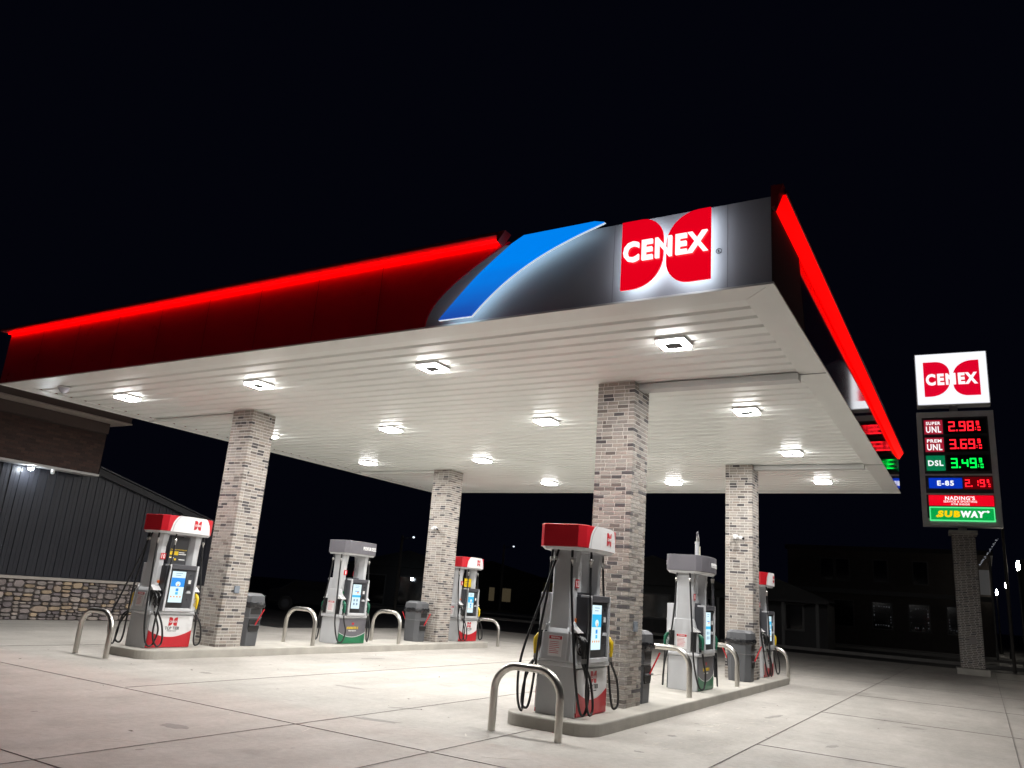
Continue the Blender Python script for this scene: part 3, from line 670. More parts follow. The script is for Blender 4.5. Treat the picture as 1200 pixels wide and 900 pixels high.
            for (a_, b4, z_) in ((.01, .13, 1.69), (.01, .17, 1.658), (-.18, -.08, 1.585), (.03, .16, 1.56)): ln.prism([(a_, z_), (b4, z_), (b4, z_+.014), (a_, z_+.014)], .0205, .022, m=gm)
            ln.build('print_line', TEXTW, bp_)
        if panel == 'yellow' and s > 0:
            gm = lambda u, v, d: (.14+d, u, v)
            bp_ = MB().prism([(-.19, 1.51), (.16, 1.51), (.16, 1.75), (-.19, 1.75)], 0, .012, m=gm).build('yellow_notice', YELLOW, c)
            ln = MB()
            for k in range(3): ln.prism([(-.15, 1.56+k*.05), (-.02+.03*k, 1.56+k*.05), (-.02+.03*k, 1.575+k*.05), (-.15, 1.575+k*.05)], .0125, .014, m=gm)
            ln.build('print_line', TEXTD, bp_)
            MB().tube([(.1, -.09, 1.75), (.1, -.09, 2.0)], .02, 8).tube([(.1, .05, 1.75), (.1, .05, 2.0)], .02, 8).build('strap', BLACK, c)
    if retriever:
        hx, hy = -.02, .36
        rt = MB().tube([(hx, hy, 2.352), (hx, hy, 2.62)], .038, 10).tube([(hx, hy, 2.62), (hx, hy, 2.66)], .045, 10).build('hose_mast', SILVER, c)
        MB().tube([(hx, hy, 2.66), (hx, hy, 2.78)], .02, 8).build('mast_neck', CHROME, rt)
        whl = MB(); n_ = 16
        whl.tube([(hx, hy+.03+.05*math.cos(2*math.pi*k/n_), 2.80+.05*math.sin(2*math.pi*k/n_)) for k in range(n_+1)], .013, 8, cap=False).build('pulley', MGREY, rt)
        MB().tube([(hx, hy+.13, 2.35), (hx, hy+.13, 2.58)], .026, 10).build('counterweight', mat('cream sleeve', (.6, .58, .45), .5), rt)
        MB().tube(spline([(hx, hy+.08, 2.82), (hx, hy+.12, 2.72), (hx, hy+.13, 2.6)], 6), .008, 6).build('cable', CHROME, rt)
        MB().tube(spline([(hx+.25, hy+.20, 2.2), (hx+.25, hy+.22, 1.8), (hx+.27, hy+.23, 1.0), (hx+.29, hy+.22, .4), (hx+.30, hy+.25, .2)], 8), .024, 8).build('hose', DGREY, c)
        MB().tube([(hx+.25, hy+.20, 2.2), (hx+.25, hy+.20, 2.0)], .012, 8).tube([(hx+.25, hy+.20, 1.98), (hx+.25, hy+.205, 1.9)], [.035, .03], 10).build('breakaway', CHROME, c)
    return c
PX = -0.31
PG = 'fuel pumps on the islands'
pump((PX, -1.04, HI), '12', 'gas', 'nearest fuel pump, red and white topped, numbered 12, in front of the tallest brick column', PG)
pump((PX, 3.92, HI), '11', 'diesel', 'grey premium diesel pump with a tall hose mast between the two right brick columns', PG, retriever=True)
pump((PX, 8.90, HI), '14', 'gas', 'farthest right fuel pump, half hidden behind a brick column and grey bin', PG)
pump((PX+XS, -1.04, HI), '10', 'gas', 'red and white fuel pump at left numbered 10 with a black and yellow caution board', PG, panel='caution')
pump((PX+XS, 3.92, HI), '8', 'diesel', 'grey premium diesel pump numbered 8 standing between two steel hoops', PG)
pump((PX+XS, 8.90, HI), '6', 'gas', 'far red and white fuel pump with a yellow notice hung in its upper gap', PG, panel='yellow')

# ================================================================== STEEL HOOPS
hp_ = []
W2 = .44; Rb = .30
pts = [(-W2, 0, 0), (-W2, 0, .79-Rb-.045)] + [(-W2+Rb-Rb*math.cos(math.radians(a)), 0, .79-.045-Rb+Rb*math.sin(math.radians(a))) for a in range(10, 91, 10)] \
    + [(W2-Rb+Rb*math.sin(math.radians(a)), 0, .79-.045-Rb+Rb*math.cos(math.radians(a))) for a in range(0, 91, 10)] + [(W2, 0, 0)]
hoop = MB().tube(pts, .045, 20)
first = None
for (x, y, z, lab) in [(-.28, -2.31, 0, 'nearest steel hoop bollard in front of pump 12'), (-.30, 2.45, HI, 'steel hoop bollard on the island between nearest bin and the right diesel pump'),
                       (-.30, 5.44, HI, 'steel hoop bollard on the island between the right diesel pump and the bin beyond'), (-.30, 10.25, 0, 'farthest right steel hoop bollard beyond the last pump'),
                       (-8.9, -2.22, 0, 'leftmost steel hoop bollard standing beside pump 10'), (-8.68, 2.42, HI, 'steel hoop bollard just left of the left grey diesel pump'),
                       (-8.68, 5.42, HI, 'steel hoop bollard just right of the left grey diesel pump'), (-8.75, 10.35, 0, 'steel hoop bollard right of the far pump with the yellow notice')]:
    if first is None: o = first = hoop.build('hoop_bollard', STEEL)
    else: o = first.copy(); COL.objects.link(o)
    o.location = (x, y, z); tag(o, lab, 'bollard', 'steel hoop bollards')
# ================================================================== BINS
def bin_(loc, lab, rz=0.0, hand=(1, -1)):
    c = empty('waste_bin', loc, lab, 'bin', 'grey waste and squeegee bins', rz)
    k = .10
    def oc(h, q=k): return [(-h+q, -h), (h-q, -h), (h, -h+q), (h, h-q), (h-q, h), (-h+q, h), (-h, h-q), (-h, -h+q)]
    MB().prism(oc(.235), 0, .82, poly1=oc(.26)).build('bin_body', BIN, c, bevel=0.01)
    MB().prism(oc(.275), .84, .98, poly1=oc(.265)).prism(oc(.265), .98, 1.03, poly1=oc(.20, .09)).build('lid', BIN, c, bevel=0.01)
    MB().prism(oc(.264), .55, .557, poly1=oc(.264)).build('seam_band', mat('bin seam', (.2, .2, .2), .5), c)
    bgm = MB(); n_ = 44; vs = []
    for r_ in range(3):
        for i in range(n_):
            a = 2*math.pi*i/n_; h = .285+.014*(r_ == 1)+random.uniform(-.008, .012)
            ca, sa = math.cos(a), math.sin(a); m_ = max(abs(ca), abs(sa), (abs(ca)+abs(sa))/1.62)
            vs.append((h*ca/m_, h*sa/m_, [.855, .80, .755][r_]+random.uniform(-.018, .014)))
    bgm.add(vs, [(r_*n_+i, r_*n_+(i+1) % n_, (r_+1)*n_+(i+1) % n_, (r_+1)*n_+i) for r_ in range(2) for i in range(n_)], smooth=True)
    bgm.build('bag_rim', BAG, c)
    for s in (1, -1):
        h = lambda u, v, d, s=s: (s*(.247+d), s*u, v)
        MB().prism([(-.13, .62), (.13, .62), (.13, .73), (-.13, .73)], .0, .014, m=h).build('recess', BIND, c)
        MB().prism([(-.14, .34), (-.11, .28), (.11, .28), (.14, .34), (.14, .52), (-.14, .52)], .0, .014, m=h).build('squeegee_well', BIND, c)
        MB().prism([(-.14, .40), (.14, .40), (.14, .42), (-.14, .42)], .01, .05, m=h).build('well_lip', BIN, c)
        if s in hand:
            MB().tube([h(.0, .40, .035), h(.07, .73, .17)], .013, 8).build('squeegee_handle', REDH, c)
bin_((-.27, .92, HI), 'grey bin right behind the tallest brick column by a red squeegee handle')
bin_((-.16, 6.90, HI), 'grey bin with black bag in front of the right hand brick column')
bin_((-8.72, .90, HI), 'grey bin just behind the brick column beside pump 10')
bin_((-8.85, 6.86, HI), 'grey bin left of the middle distance brick column beside the island diesel pump')
# ================================================================== STORE
st = empty('store_building', (-18, 0, 0), 'store with dark ribbed metal wall, field stone base and raised brick parapet', 'building')
def sb(b, name, m, bevel=0):
    o = b.build(name, m, st, bevel); o.matrix_parent_inverse = Matrix.Translation((18, 0, 0)); return o
WX = -16.7; YE = 6.8
def rz_(y): return 3.93-(y-2.0)*0.248 if y > 2.0 else 3.93
RIB = mat('charcoal ribbed metal', (0.022, 0.023, 0.029), 0.32, 0.0, var=0.05, vscale=2, bump=0.02, bscale=3, spec=0.2)
wl = MB(); y = -14.0; k = 0
wl.prism([(-14, 1.08), (YE, 1.08), (YE, rz_(YE)), (2.0, 3.93), (-14, 3.93)], 0.0, -0.2, m=lambda u, v, d: (WX+d, u, v))
while y < YE-.02:
    wl.box(WX, WX+.022, y-.012, y+.012, 1.10, rz_(y)-.02); wl.box(WX+.001, WX+.006, y+.105, y+.12, 1.10, rz_(y)-.02); y += .232
sb(wl, 'ribbed_wall', RIB)
sb(MB().prism([(-14, 0), (YE, 0), (YE, 1.0), (-14, 1.0)], 0.0, -0.2, m=lambda u, v, d: (WX+d, u, v)), 'stone_backing', mat('dark stone mortar', (0.06, 0.052, 0.05), .9))
sb(MB().box(WX-.2, WX+.11, -14, YE+.03, 1.002, 1.075), 'stone_cap', mat('cast stone sill', (.33, .30, .27), .8, var=.08), .008)
# random field stone
stn = MB(); SP = [(.27, .235, .23), (.31, .27, .26), (.36, .29, .23), (.44, .345, .24), (.24, .21, .22), (.33, .30, .28), (.20, .18, .18), (.40, .35, .31), (.29, .255, .24)]
def stone(y0, y1, z0, z1):
    w_, h_ = y1-y0, z1-z0
    if (w_ > .45 and w_/h_ > 1.3) or (w_ > .2 and w_/h_ > 3.4) or (w_ > .36 and random.random() < .3 and w_ > h_):
        c_ = y0+w_*random.uniform(.33, .67); stone(y0, c_, z0, z1); stone(c_, y1, z0, z1); return
    if h_ > .21 or (h_ > .13 and random.random() < .45) or (h_ > .1 and h_ > w_*0.85):
        c_ = z0+h_*random.uniform(.35, .65); stone(y0, y1, z0, c_); stone(y0, y1, c_, z1); return
    g = .011; n_ = 12; cy_, cz_ = (y0+y1)/2, (z0+z1)/2; P = []
    for i in range(n_):
        a = 2*math.pi*(i+.5)/n_; e = 3.4; ca, sa = math.cos(a), math.sin(a)
        rr = (abs(ca)**e+abs(sa)**e)**(-1/e)*random.uniform(.86, 1.06)
        P.append((cy_+ca*rr*(w_/2-g), cz_+sa*rr*(h_/2-g)))
    kk = random.uniform(.6, 1.0); c = (lambda q: (q[0]*kk*1.02, q[1]*kk, q[2]*kk*1.0))(random.choice(SP)); k_ = random.uniform(.035, .06)
    P1 = [(cy_+(a-cy_)*.88, cz_+(b-cz_)*.86) for a, b in P]
    mm = lambda u, v, d: (WX+d, u, v)
    stn.prism(P, .0, k_*.6, m=mm, col=c); stn.prism(P, k_*.6, k_, m=mm, poly1=P1, col=c)
yy = -8.0
while yy < YE-.05:
    w_ = min(random.uniform(.7, 1.3), YE-yy); z_ = 0.0; n_ = random.choice((2, 3))
    cuts = [0]+sorted(random.uniform(.25, .75) for _ in range(n_-1))+[1.0]
    for a, b in zip(cuts, cuts[1:]):
        if b-a > .05: stone(yy, yy+w_, a*.995, b*.995)
    yy += w_
sb(stn, 'stone_base', STONE)
# gable rake trim and roof going back
sb(MB().prism([(1.9, 3.90), (YE+.25, rz_(YE+.25)-.05), (YE+.25, rz_(YE+.25)+.10), (1.9, 4.08)], -.25, .14, m=lambda u, v, d: (WX+d, u, v)), 'rake_trim', mat('dark trim', (.03, .031, .034), .5, spec=.2), .006)
rf = MB(); rf.add([(WX+.16, 1.9, 4.10), (WX+.16, YE+.3, rz_(YE+.3)+.12), (-40, YE+.3, rz_(YE+.3)+.12), (-40, 1.9, 4.10), (WX+.16, 1.9, 4.14), (WX+.16, YE+.3, rz_(YE+.3)+.16), (-40, YE+.3, rz_(YE+.3)+.16), (-40, 1.9, 4.14)], [(0, 1, 2, 3), (4, 5, 6, 7), (0, 1, 5, 4), (1, 2, 6, 5), (2, 3, 7, 6), (3, 0, 4, 7)])
sb(rf, 'roof', RIB)
sb(MB().box(-40, WX-.21, YE-.2, YE, 0, rz_(YE)+.05), 'side_wall', RIB)
# raised brick parapet block, brick laid as mesh
PALD = [(.062, .034, .028), (.055, .032, .027), (.07, .04, .033), (.05, .031, .027)]
pb = MB(); BX = -16.15
pb.box(-30, BX, -14, 1.63-.006, 3.86, 4.98, 0)
z_ = 3.86; i = 0
while z_ < 4.90:
    y = 1.63-(0.1 if i % 2 else 0.0); y1 = 1.63
    while y1 > -4:
        y0 = y-.203 if y1 != 1.63 or not i % 2 else y
        if y1 == 1.63 and i % 2: y0 = 1.63-.1
        kk = random.uniform(.8, 1.2); c = tuple(v*kk for v in random.choice(PALD))
        pb.box(BX-.02, BX+.006, y0+.01, y1, z_, z_+.058, 1, c); y1 = y0; y = y0
    z_ += .0677; i += 1
sb(pb, 'brick_parapet', [mat('dark mortar', (.055, .042, .038), .9), BRICK])
sb(MB().box(-30, BX+.03, -14, 1.66, 4.982, 5.27).box(-30, BX+.53, -14, 1.95, 5.317, 5.62), 'cornice', mat('brown cornice', (.07, .05, .045), .7, var=.1), .01)
sb(MB().box(-30, BX+.55, -14, 1.97, 5.272, 5.315), 'coping', mat('pale metal coping', (.36, .31, .28), .4), .01)
sb(MB().box(WX+.15, BX+.03, -14, 1.65, 3.80, 3.857), 'parapet_soffit', mat('pale soffit trim', (.45, .44, .43), .4), .004)
wlt = empty('wall_light', (-16.43, .0, 3.80), 'bright white light under the brick parapet on the dark ribbed wall', 'wall light')
MB().tube([(0, 0, 0), (0, 0, -.05)], .08, 14).build('fitting', WHITE, wlt)
MB().tube([(0, 0, -.0505), (0, 0, -.10)], [.065, .05], 14).build('lamp', emis('wall lamp', (.85, .93, 1), 320.0), wlt)
wc = empty('security_camera', (-16.35, .52, 3.80), 'small white camera hanging under the brick parapet beside the wall light', 'security camera', 'security cameras')
MB().tube([(0, 0, 0), (0, 0, -.04)], .05, 12).build('bracket', WHITE, wc)
MB().tube([(0, 0, -.0405), (0, 0, -.10), (0, 0, -.12)], [.045, .045, .02], 12).build('camera_barrel', WHITE, wc)

# ================================================================== POLE SIGN
SX, SY = 3.93, 23.35
ps = empty('price_sign', (SX, SY, 0), 'tall roadside price sign on a brick pier with lit logo box and fuel prices', 'sign')
pier = brick_shaft(.76, .22, 4.95, pal=[tuple(v*.55 for v in p) for p in PAL], parent=ps, name='brick_pier'); pier.location = (.38, -.38, 0)  # column palette darkened in colour for the weaker light at the sign
MB().box(-.52, .52, -.52, .52, -.01, .21).build('pier_base', CONC_I, ps, bevel=.015)
MB().box(-.47, .47, -.47, .47, 4.96, 5.10).build('pier_cap', CONC_I, ps, bevel=.015)
MB().box(-.14, .14, -.14, .14, 5.102, 5.26).build('neck', mat('galvanised neck', (.3, .3, .3), .4, .6), ps)
MB().prism([(-.06, 1.05), (.16, 1.05), (.16, 1.32), (-.06, 1.32)], .385, .41, m=lambda u, v, d: (u, -d, v)).build('junction_box', mat('pier box', (.25, .23, .22), .5), ps)
sm_ = lambda u, v, d: (u, -d, v)
D0 = .30
CB = mat('sign cabinet grey', (.62, .62, .63), .45, var=.04)
cab = MB().box(-1.31, 1.31, -D0, D0, 5.262, 9.70).build('cabinet', CB, ps, bevel=.02)
MB().box(-1.13, 1.10, -D0-.012, -D0-.002, 5.55, 9.46).build('face_frame', mat('sign face frame', (.045, .045, .05), .5), cab)
LAMPC = emis('floodlit strip', (.35, .35, .36), .25)
def spanel(u0, u1, v0, v1, m_, nm, d=.03, par=cab): return MB().prism([(u0, v0), (u1, v0), (u1, v1), (u0, v1)], D0+.014, D0+d, m=sm_).build(nm, m_, par)
def L_(n, c, s): return emis(n, c, s)
rows = [(8.80, 9.36, 'RED', ('SUPER', 'UNL'), '2.98', (1, .02, .03)), (8.10, 8.66, 'RED', ('PREM', 'UNL'), '3.69', (1, .02, .03)), (7.36, 7.95, 'GRN', ('DSL',), '3.49', (.0, 1, .12))]
PR = L_('price label red', (.36, .01, .03), .9); PGm = L_('price label green', (.0, .16, .06), 1.0); PBm = L_('price label blue', (.0, .03, .45), 1.0)
PW = L_('label white', (1, 1, 1), 1.0); PK = mat('led matrix black', (.004, .004, .004), .3)
LR = L_('led red', (1, .01, .02), 2.2); LG = L_('led green', (.0, 1, .08), 1.6)
SEG = {'0': 'abcdef', '1': 'bc', '2': 'abged', '3': 'abgcd', '4': 'fgbc', '5': 'afgcd', '6': 'afgedc', '7': 'abc', '8': 'abcdefg', '9': 'abcdfg'}
def digit(b, ch, u, v, w_, h_, t_):
    q = {'a': (u, u+w_, v+h_-t_, v+h_), 'd': (u, u+w_, v, v+t_), 'g': (u, u+w_, v+h_/2-t_/2, v+h_/2+t_/2),
         'f': (u, u+t_, v+h_/2+t_/2+.004, v+h_-t_-.004), 'b': (u+w_-t_, u+w_, v+h_/2+t_/2+.004, v+h_-t_-.004),
         'e': (u, u+t_, v+t_+.004, v+h_/2-t_/2-.004), 'c': (u+w_-t_, u+w_, v+t_+.004, v+h_/2-t_/2-.004)}
    for s_ in SEG[ch]:
        a0, a1, b0, b1 = q[s_]; b.prism([(a0, b0), (a1, b0), (a1, b1), (a0, b1)], D0+.034, D0+.042, m=sm_)
def price(par, p, u0, v0, h_, m_):
    b = MB(); w_ = h_*.56; u = u0
    for ch in p:
        if ch == '.': b.prism([(u-.02, v0), (u+.035, v0), (u+.035, v0+.055), (u-.02, v0+.055)], D0+.034, D0+.042, m=sm_); b.build('decimal_point', m_, par); b = MB(); u += .085
        else: digit(b, ch, u, v0, w_, h_, h_*.125); b.build('price_digit', m_, par); b = MB(); u += w_+.15*h_
    digit(b, '9', u+.03, v0+h_*.56, h_*.26, h_*.44, .028); digit(b, '1', u-.06, v0, h_*.2, h_*.42, .028); digit(b, '0', u+.07, v0, h_*.24, h_*.42, .028)
    b.build('price_fraction', m_, par)
for v0, v1, cc, tx, p, ec in rows:
    lp = spanel(-1.06, -.42, v0, v1, PR if cc == 'RED' else PGm, 'grade_panel')
    if len(tx) == 2:
        text(tx[0], 'grade_lettering', PW, -.74, v1-.13, .50, .13, .006, sm_, lp, bold=.03, d0=D0+.032)
        text(tx[1], 'grade_lettering', PW, -.74, v0+.18, .52, .25, .006, sm_, lp, bold=.03, d0=D0+.032)
    else: text(tx[0], 'grade_lettering', PW, -.74, (v0+v1)/2, .52, .22, .006, sm_, lp, bold=.03, d0=D0+.032)
    dp = spanel(-.36, 1.04, v0-.01, v1+.01, PK, 'price_display')
    price(dp, p, -.22, v0+.10, .38, LR if cc == 'RED' else LG)
ep = spanel(-1.02, .10, 6.68, 7.08, PBm, 'grade_panel'); text('E-85', 'grade_lettering', PW, -.46, 6.88, .56, .20, .006, sm_, ep, bold=.03, d0=D0+.032)
dp = spanel(.14, 1.08, 6.66, 7.12, mat('led matrix dark red', (.05, .003, .005), .3, em=(.25, 0, .004), es=.35), 'price_display'); price(dp, '2.19', .19, 6.74, .28, LR)
MB().box(-1.13, 1.12, -D0-.02, -D0-.013, 7.17, 7.24).box(-1.13, 1.12, -D0-.02, -D0-.013, 6.44, 6.50).build('divider', CB, cab)
np_ = spanel(-1.06, 1.08, 6.02, 6.42, L_('store panel red', (.78, .0, .012), 1.0), 'store_panel')
text("NADING'S", 'store_lettering', PW, -.02, 6.31, .98, .15, .006, sm_, np_, bold=.03, d0=D0+.032)
text('SERVICE & SPORTING', 'store_lettering', PW, -.02, 6.18, 1.10, .075, .006, sm_, np_, bold=.015, d0=D0+.032)
text('ATM INSIDE', 'store_lettering', PW, -.02, 6.08, .62, .065, .006, sm_, np_, bold=.015, d0=D0+.032)
gp0 = spanel(-1.06, 1.08, 5.42+.02, 5.98, L_('sandwich panel edge', (.10, .85, .28), 1.0), 'shop_panel')
gp = MB().prism([(-1.02, 5.49), (1.04, 5.49), (1.04, 5.93), (-1.02, 5.93)], D0+.0305, D0+.036, m=sm_).build('shop_panel_face', L_('sandwich panel green', (.0, .34, .06), 1.0), gp0)
SY_ = L_('sandwich yellow', (1, .62, .0), 1.0)
text('SUB', 'shop_lettering', SY_, -.42, 5.71, .74, .25, .006, sm_, gp, bold=.07, shear=.1, d0=D0+.0365)
text('WAY', 'shop_lettering', PW, .37, 5.71, .80, .25, .006, sm_, gp, bold=.07, shear=.1, d0=D0+.0365)
MB().prism([(-.86, 5.62), (-.78, 5.68), (-.78, 5.64), (-.70, 5.64), (-.70, 5.60), (-.78, 5.60), (-.78, 5.56)], D0+.0365, D0+.0425, m=sm_).build('arrow', SY_, gp)
MB().prism([(.92, 5.81), (.84, 5.87), (.84, 5.83), (.74, 5.83), (.74, 5.79), (.84, 5.79), (.84, 5.75)], D0+.0365, D0+.0425, m=sm_).build('arrow', PW, gp)
# logo box
MB().box(-.14, .14, -.14, .14, 9.702, 9.96).build('neck', mat('galvanised neck', (.3, .3, .3), .4), ps)
lb = MB().box(-1.26, 1.26, -D0, D0, 9.962, 12.10).build('logo_box', mat('white box edge', (.5, .5, .5), .5), ps, bevel=.01)
MB().prism([(-1.22, 10.0), (1.22, 10.0), (1.22, 12.06), (-1.22, 12.06)], D0+.003, D0+.03, m=sm_).build('logo_face', L_('logo face white', (.93, .95, 1), 1.0), lb)
for L in lobes(.0, 11.02, 1.92, 1.42, gap=.03): MB().prism(L, D0+.031, D0+.045, m=sm_).build('emblem_lobe', L_('logo red', (.68, .0, .02), 1.0), lb)
text('CENEX', 'lettering', PW, .0, 11.0, 1.78, .48, .01, sm_, lb, bold=.05, d0=D0+.046)
ps.rotation_euler = (0, 0, math.radians(3))

# ================================================================== STREET BACKDROP
POLE = mat('dark pole', (.05, .05, .05), .5)
GL = emis('street lamp globe', (1.0, .92, .78), 160.0)
lampdef = [(5.85, 30.4, 4.5), (5.77, 48.3, 4.5), (5.40, 60.3, 4.5), (4.84, 72.4, 4.5)]
names = ['nearest and brightest', 'second', 'third', 'farthest and smallest']
for k, (x, y, z) in enumerate(lampdef):
    c = empty('street_lamp', (x, y, 0), 'acorn street lamp right of the brick sign pier, %s in the row' % names[k], 'street lamp', 'street lamps along the street')
    MB().tube([(0, 0, -.02), (0, 0, .3), (0, 0, .6), (0, 0, z-.45)], [.16, .14, .07, .05], 10).build('post', POLE, c)
    MB().tube([(0, 0, z-.30), (0, 0, z-.2), (0, 0, z-.08), (0, 0, z+.04), (0, 0, z+.12)], [.04, .065, .07, .05, .02], 14).build('lamp_globe', GL, c)
    MB().tube([(0, 0, z-.449), (0, 0, z-.31)], [.06, .12], 10).build('lamp_collar', POLE, c)
WALLD = mat('dark clapboard', (.04, .04, .042), .8, var=.1); WALLB = mat('dark brick front', (.07, .06, .055), .85, var=.15); ROOFD = mat('dark shingles', (.04, .04, .042), .85, var=.15)
TRIMD = mat('pale trim', (.085, .085, .085), .6); GLASSD = mat('dark window glass', (.01, .01, .012), .08); WARM = emis('warm lit window', (.9, .7, .4), .045)
COLDW = emis('dim lit window', (.5, .55, .6), .035)
def house(loc, rz, W, D, h, rh, lab, wins, wall=WALLD, lit=(), name='house', flat=False, cat='house', group=None):
    c = empty(name, loc, lab, cat, group, rz)
    MB().box(-W/2, W/2, 0, D, -.02, h).build('wall', wall, c)
    if flat:
        MB().box(-W/2-.15, W/2+.15, -.15, D+.1, h+.002, h+.3).build('roof', ROOFD, c)
    else:
        r = MB(); o = .4
        r.prism([(-W/2-o, h-.1), (W/2+o, h-.1), (0, h+rh)], -.35, D+.35, m=lambda u, v, d: (u, d, v+.12))
        r.build('roof', ROOFD, c)
    for k, (u, v, w_, h_) in enumerate(wins):
        f = MB().box(u-w_/2-.08, u+w_/2+.08, -.06, -.004, v-.08, v+h_+.08).build('window', TRIMD, c)
        MB().box(u-w_/2, u+w_/2, -.08, -.062, v, v+h_).build('pane', WARM if k in lit else GLASSD, f)
    return c
house((-11.3, 31.5, 0), .35, 8.5, 8, 2.6, 1.5, 'dark low gabled house behind the right diesel pump', [(-2.6, 1.0, 1.2, 1.1), (.2, .9, 1.5, 1.2), (2.6, 1.0, 1.0, 1.1)])
h2 = house((-5.2, 32.5, 0), .1, 5.6, 7, 2.3, 1.1, 'small dark house with white porch posts beyond the farthest right pump', [(-1.2, .9, .8, 1.2), (1.2, .9, .8, 1.2)])
for u in (-2.4, -.8, .8, 2.4): MB().box(u-.07, u+.07, -1.5, -1.36, 0, 2.2).build('porch_post', TRIMD, h2)
MB().box(-2.9, 2.9, -1.7, -.08, 2.21, 2.36).build('porch_roof', ROOFD, h2)
bw = [(-2.6+2.4*k, 4.2, .8, 1.4) for k in range(3)]
bd = house((-1.2, 48.5, 0), 0.0, 12.5, 12, 6.2, 0, 'two storey dark commercial building behind the brick sign pier, fairy lights in windows', bw+[(-3.6, 4.2, .8, 1.4)], wall=WALLB, name='shop_building', flat=True, cat='building')
MB().box(-6.2, 6.2, -.5, -.09, 3.3, 3.6).build('shop_cornice', TRIMD, bd)
for u in (-2.6, -.2, 2.0, 4.2):
    sw = MB().box(u-.65, u+.65, -.06, -.005, 1.1, 2.9).build('shop_window', TRIMD, bd)
    MB().box(u-.58, u+.58, -.08, -.062, 1.17, 2.83).build('pane', GLASSD, sw)
    if u > -1:
        fl_ = MB(); 
        for k in range(26):
            t_ = k/26*4; a_ = [(t_*1.0-.5, 2.6), (.5, 2.6-(t_-1)*1.2), (.5-(t_-2), 1.4), (-.5, 1.4+(t_-3)*1.2)][int(t_)]
            if random.random() < .75: fl_.box(u+a_[0]-.025, u+a_[0]+.025, -.12, -.085, a_[1]-.025+random.uniform(-.05, .05), a_[1]+.025)
        fl_.build('fairy_lights', emis('fairy light', (.85, .9, 1), .05), sw)
for k, (x, y, W_, h_, lab) in enumerate([(12.5, 56, 9, 7.5, 'dark main street building nearest on the right picture edge'), (-1.0, 92, 13, 9.0, 'far dark main street building beyond the row of lamps'), (12.5, 78, 9, 8, 'dark main street building farther along behind the lamps')]):
    house((x, y, 0), 0, W_, 10, h_, 0, lab, [(-3+2*q, 1.0, 1.2, 1.8) for q in range(4)]+[(-3+2*q, 4.6, .9, 1.4) for q in range(4)], wall=WALLB, lit=(0, 2), name='shop_building', flat=True, cat='building')
# left background
house((-33.8, 38.5, 0), .62, 9, 8, 2.9, 1.2, 'low dark garage with one bright door lamp, seen left of the middle brick column', [(-2.6, .1, 1.9, 2.1), (.4, .1, 1.9, 2.1)], name='garage', cat='garage')
dl = empty('door_lamp', (-31.85, 36.6, 2.06), 'small bright lamp on the front of the dark garage', 'lamp')
MB().tube([(0, 0, -.1), (0, 0, .1)], .10, 10).build('bulb', emis('door lamp bulb', (.8, .9, 1), 22.0), dl)
MB().tube([(0, 0, .101), (0, 0, .16)], [.13, .05], 10).build('lamp_cap', POLE, dl)
house((-35.5, 53.5, 0), .6, 10, 8, 3.1, 1.2, 'dark house with warm lit windows right of the far pump', [(-1.6, .8, .8, 1.2), (.2, .8, .5, 1.2), (1.6, .8, .8, 1.2)], lit=(0, 1, 2))
house((-31.0, 61.5, 0), .45, 9.0, 8, 2.9, .9, 'low tan shed coloured as if faintly lit between the far pump and pump 12', [(-3.4, .8, .6, .8)], wall=mat('brightened tan siding', (.62, .46, .14), .8), name='shed', cat='shed')  # siding colour raised to look lit, no lamp stands on it
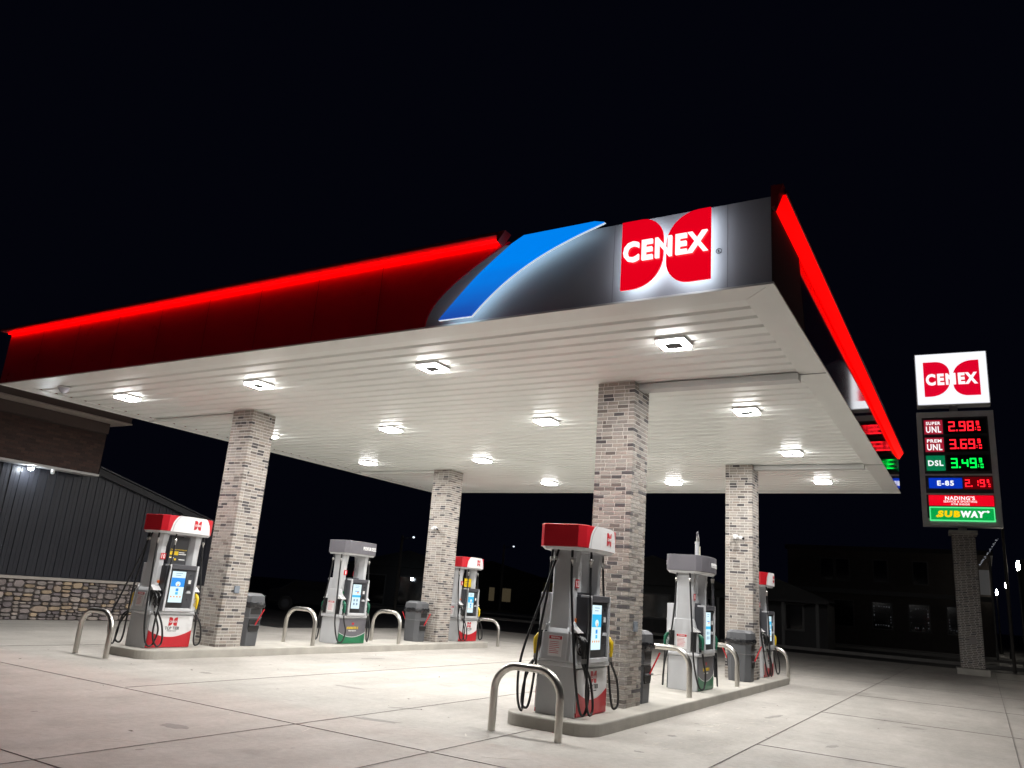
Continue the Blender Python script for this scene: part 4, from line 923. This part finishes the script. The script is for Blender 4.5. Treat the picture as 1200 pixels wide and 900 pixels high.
for (x, y, h_, lab) in [(-26.66, 28.4, 6.0, 'dark utility pole with a small lamp left of the middle brick column'), (-29.1, 44.9, 6.8, 'dark utility pole with a small lamp right of the far pump'), (5.35, 29.0, 11.0, 'tall thin utility pole rising beside the price sign')]:
    c = empty('utility_pole', (x, y, -.02), lab, 'utility pole', 'utility poles')
    MB().tube([(0, 0, 0), (0, 0, h_-1.4 if h_ < 10 else h_)], [.11, .08] if h_ < 10 else [.07, .05], 8).build('post', mat('pole timber', (.11, .10, .09), .8), c)
    if h_ < 10:
        MB().tube([(0, 0, h_-1.6), (.9, -.1, h_-1.5)], .035, 6).build('arm', POLE, c)
        MB().tube([(.9, -.1, h_-1.5), (1.0, -.1, h_-1.5)], .05, 8).build('lamp_head', emis('weak lamp', (.8, .9, 1), 1.6), c)
# banner post beside the street
bn = empty('banner_post', (4.9, 39.2, 0), 'post with a pale banner and a strand of fairy lights right of the sign pier', 'banner post')
MB().tube([(0, 0, .11), (0, 0, 5.2)], .06, 8).build('post', POLE, bn)
MB().box(-.55, -.08, -.02, .02, 3.4, 4.7).build('banner', mat('pale banner', (.5, .5, .5), .7, em=(.3, .32, .35), es=.05), bn)  # faint glow put into the banner's colour, it is no lamp
fb = MB()
for k in range(22): fb.box(-.5+k*.045+random.uniform(-.08, .08), -.47+k*.045, -.03, .0, 4.9+k*.07, 4.93+k*.07)
fb.build('light_strand', emis('strand light', (.7, .75, .85), .35), bn)
# parked dark car, left background
car = empty('parked_car', (-23.3, 18.2, 0), 'dark car parked in the shadow left of the left diesel pump', 'car', rz=.55)
bp0 = [(-2.2, .35), (2.2, .35), (2.25, .75), (1.95, .92), (1.1, 1.0), (.55, 1.42), (-1.0, 1.45), (-1.75, 1.02), (-2.2, .95)]
CARP = mat('black car paint', (.012, .012, .015), .15, coat=1)
MB().prism(bp0, -.88, .88, m=lambda u, v, d: (u, d, v)).build('body', CARP, car, bevel=.06)
MB().prism([(.98, 1.02), (.52, 1.36), (-.95, 1.39), (-1.55, 1.03)], -.885, -.882, m=lambda u, v, d: (u, d, v)).build('side_window', GLASSD, car)
for u in (-1.35, 1.4):
    for s in (-1, 1):
        wh = MB().tube([(u, s*.72, .34), (u, s*.90, .34)], .34, 18).build('wheel', RUBBER, car)
        MB().tube([(u, s*.901, .34), (u, s*.915, .34)], .2, 14).build('rim', DGREY, wh)
for s in (-1, 1): MB().box(2.2, 2.27, s*.68-.16, s*.68+.16, .64, .76).build('headlight', mat('headlight glass', (.5, .5, .5), .1), car)
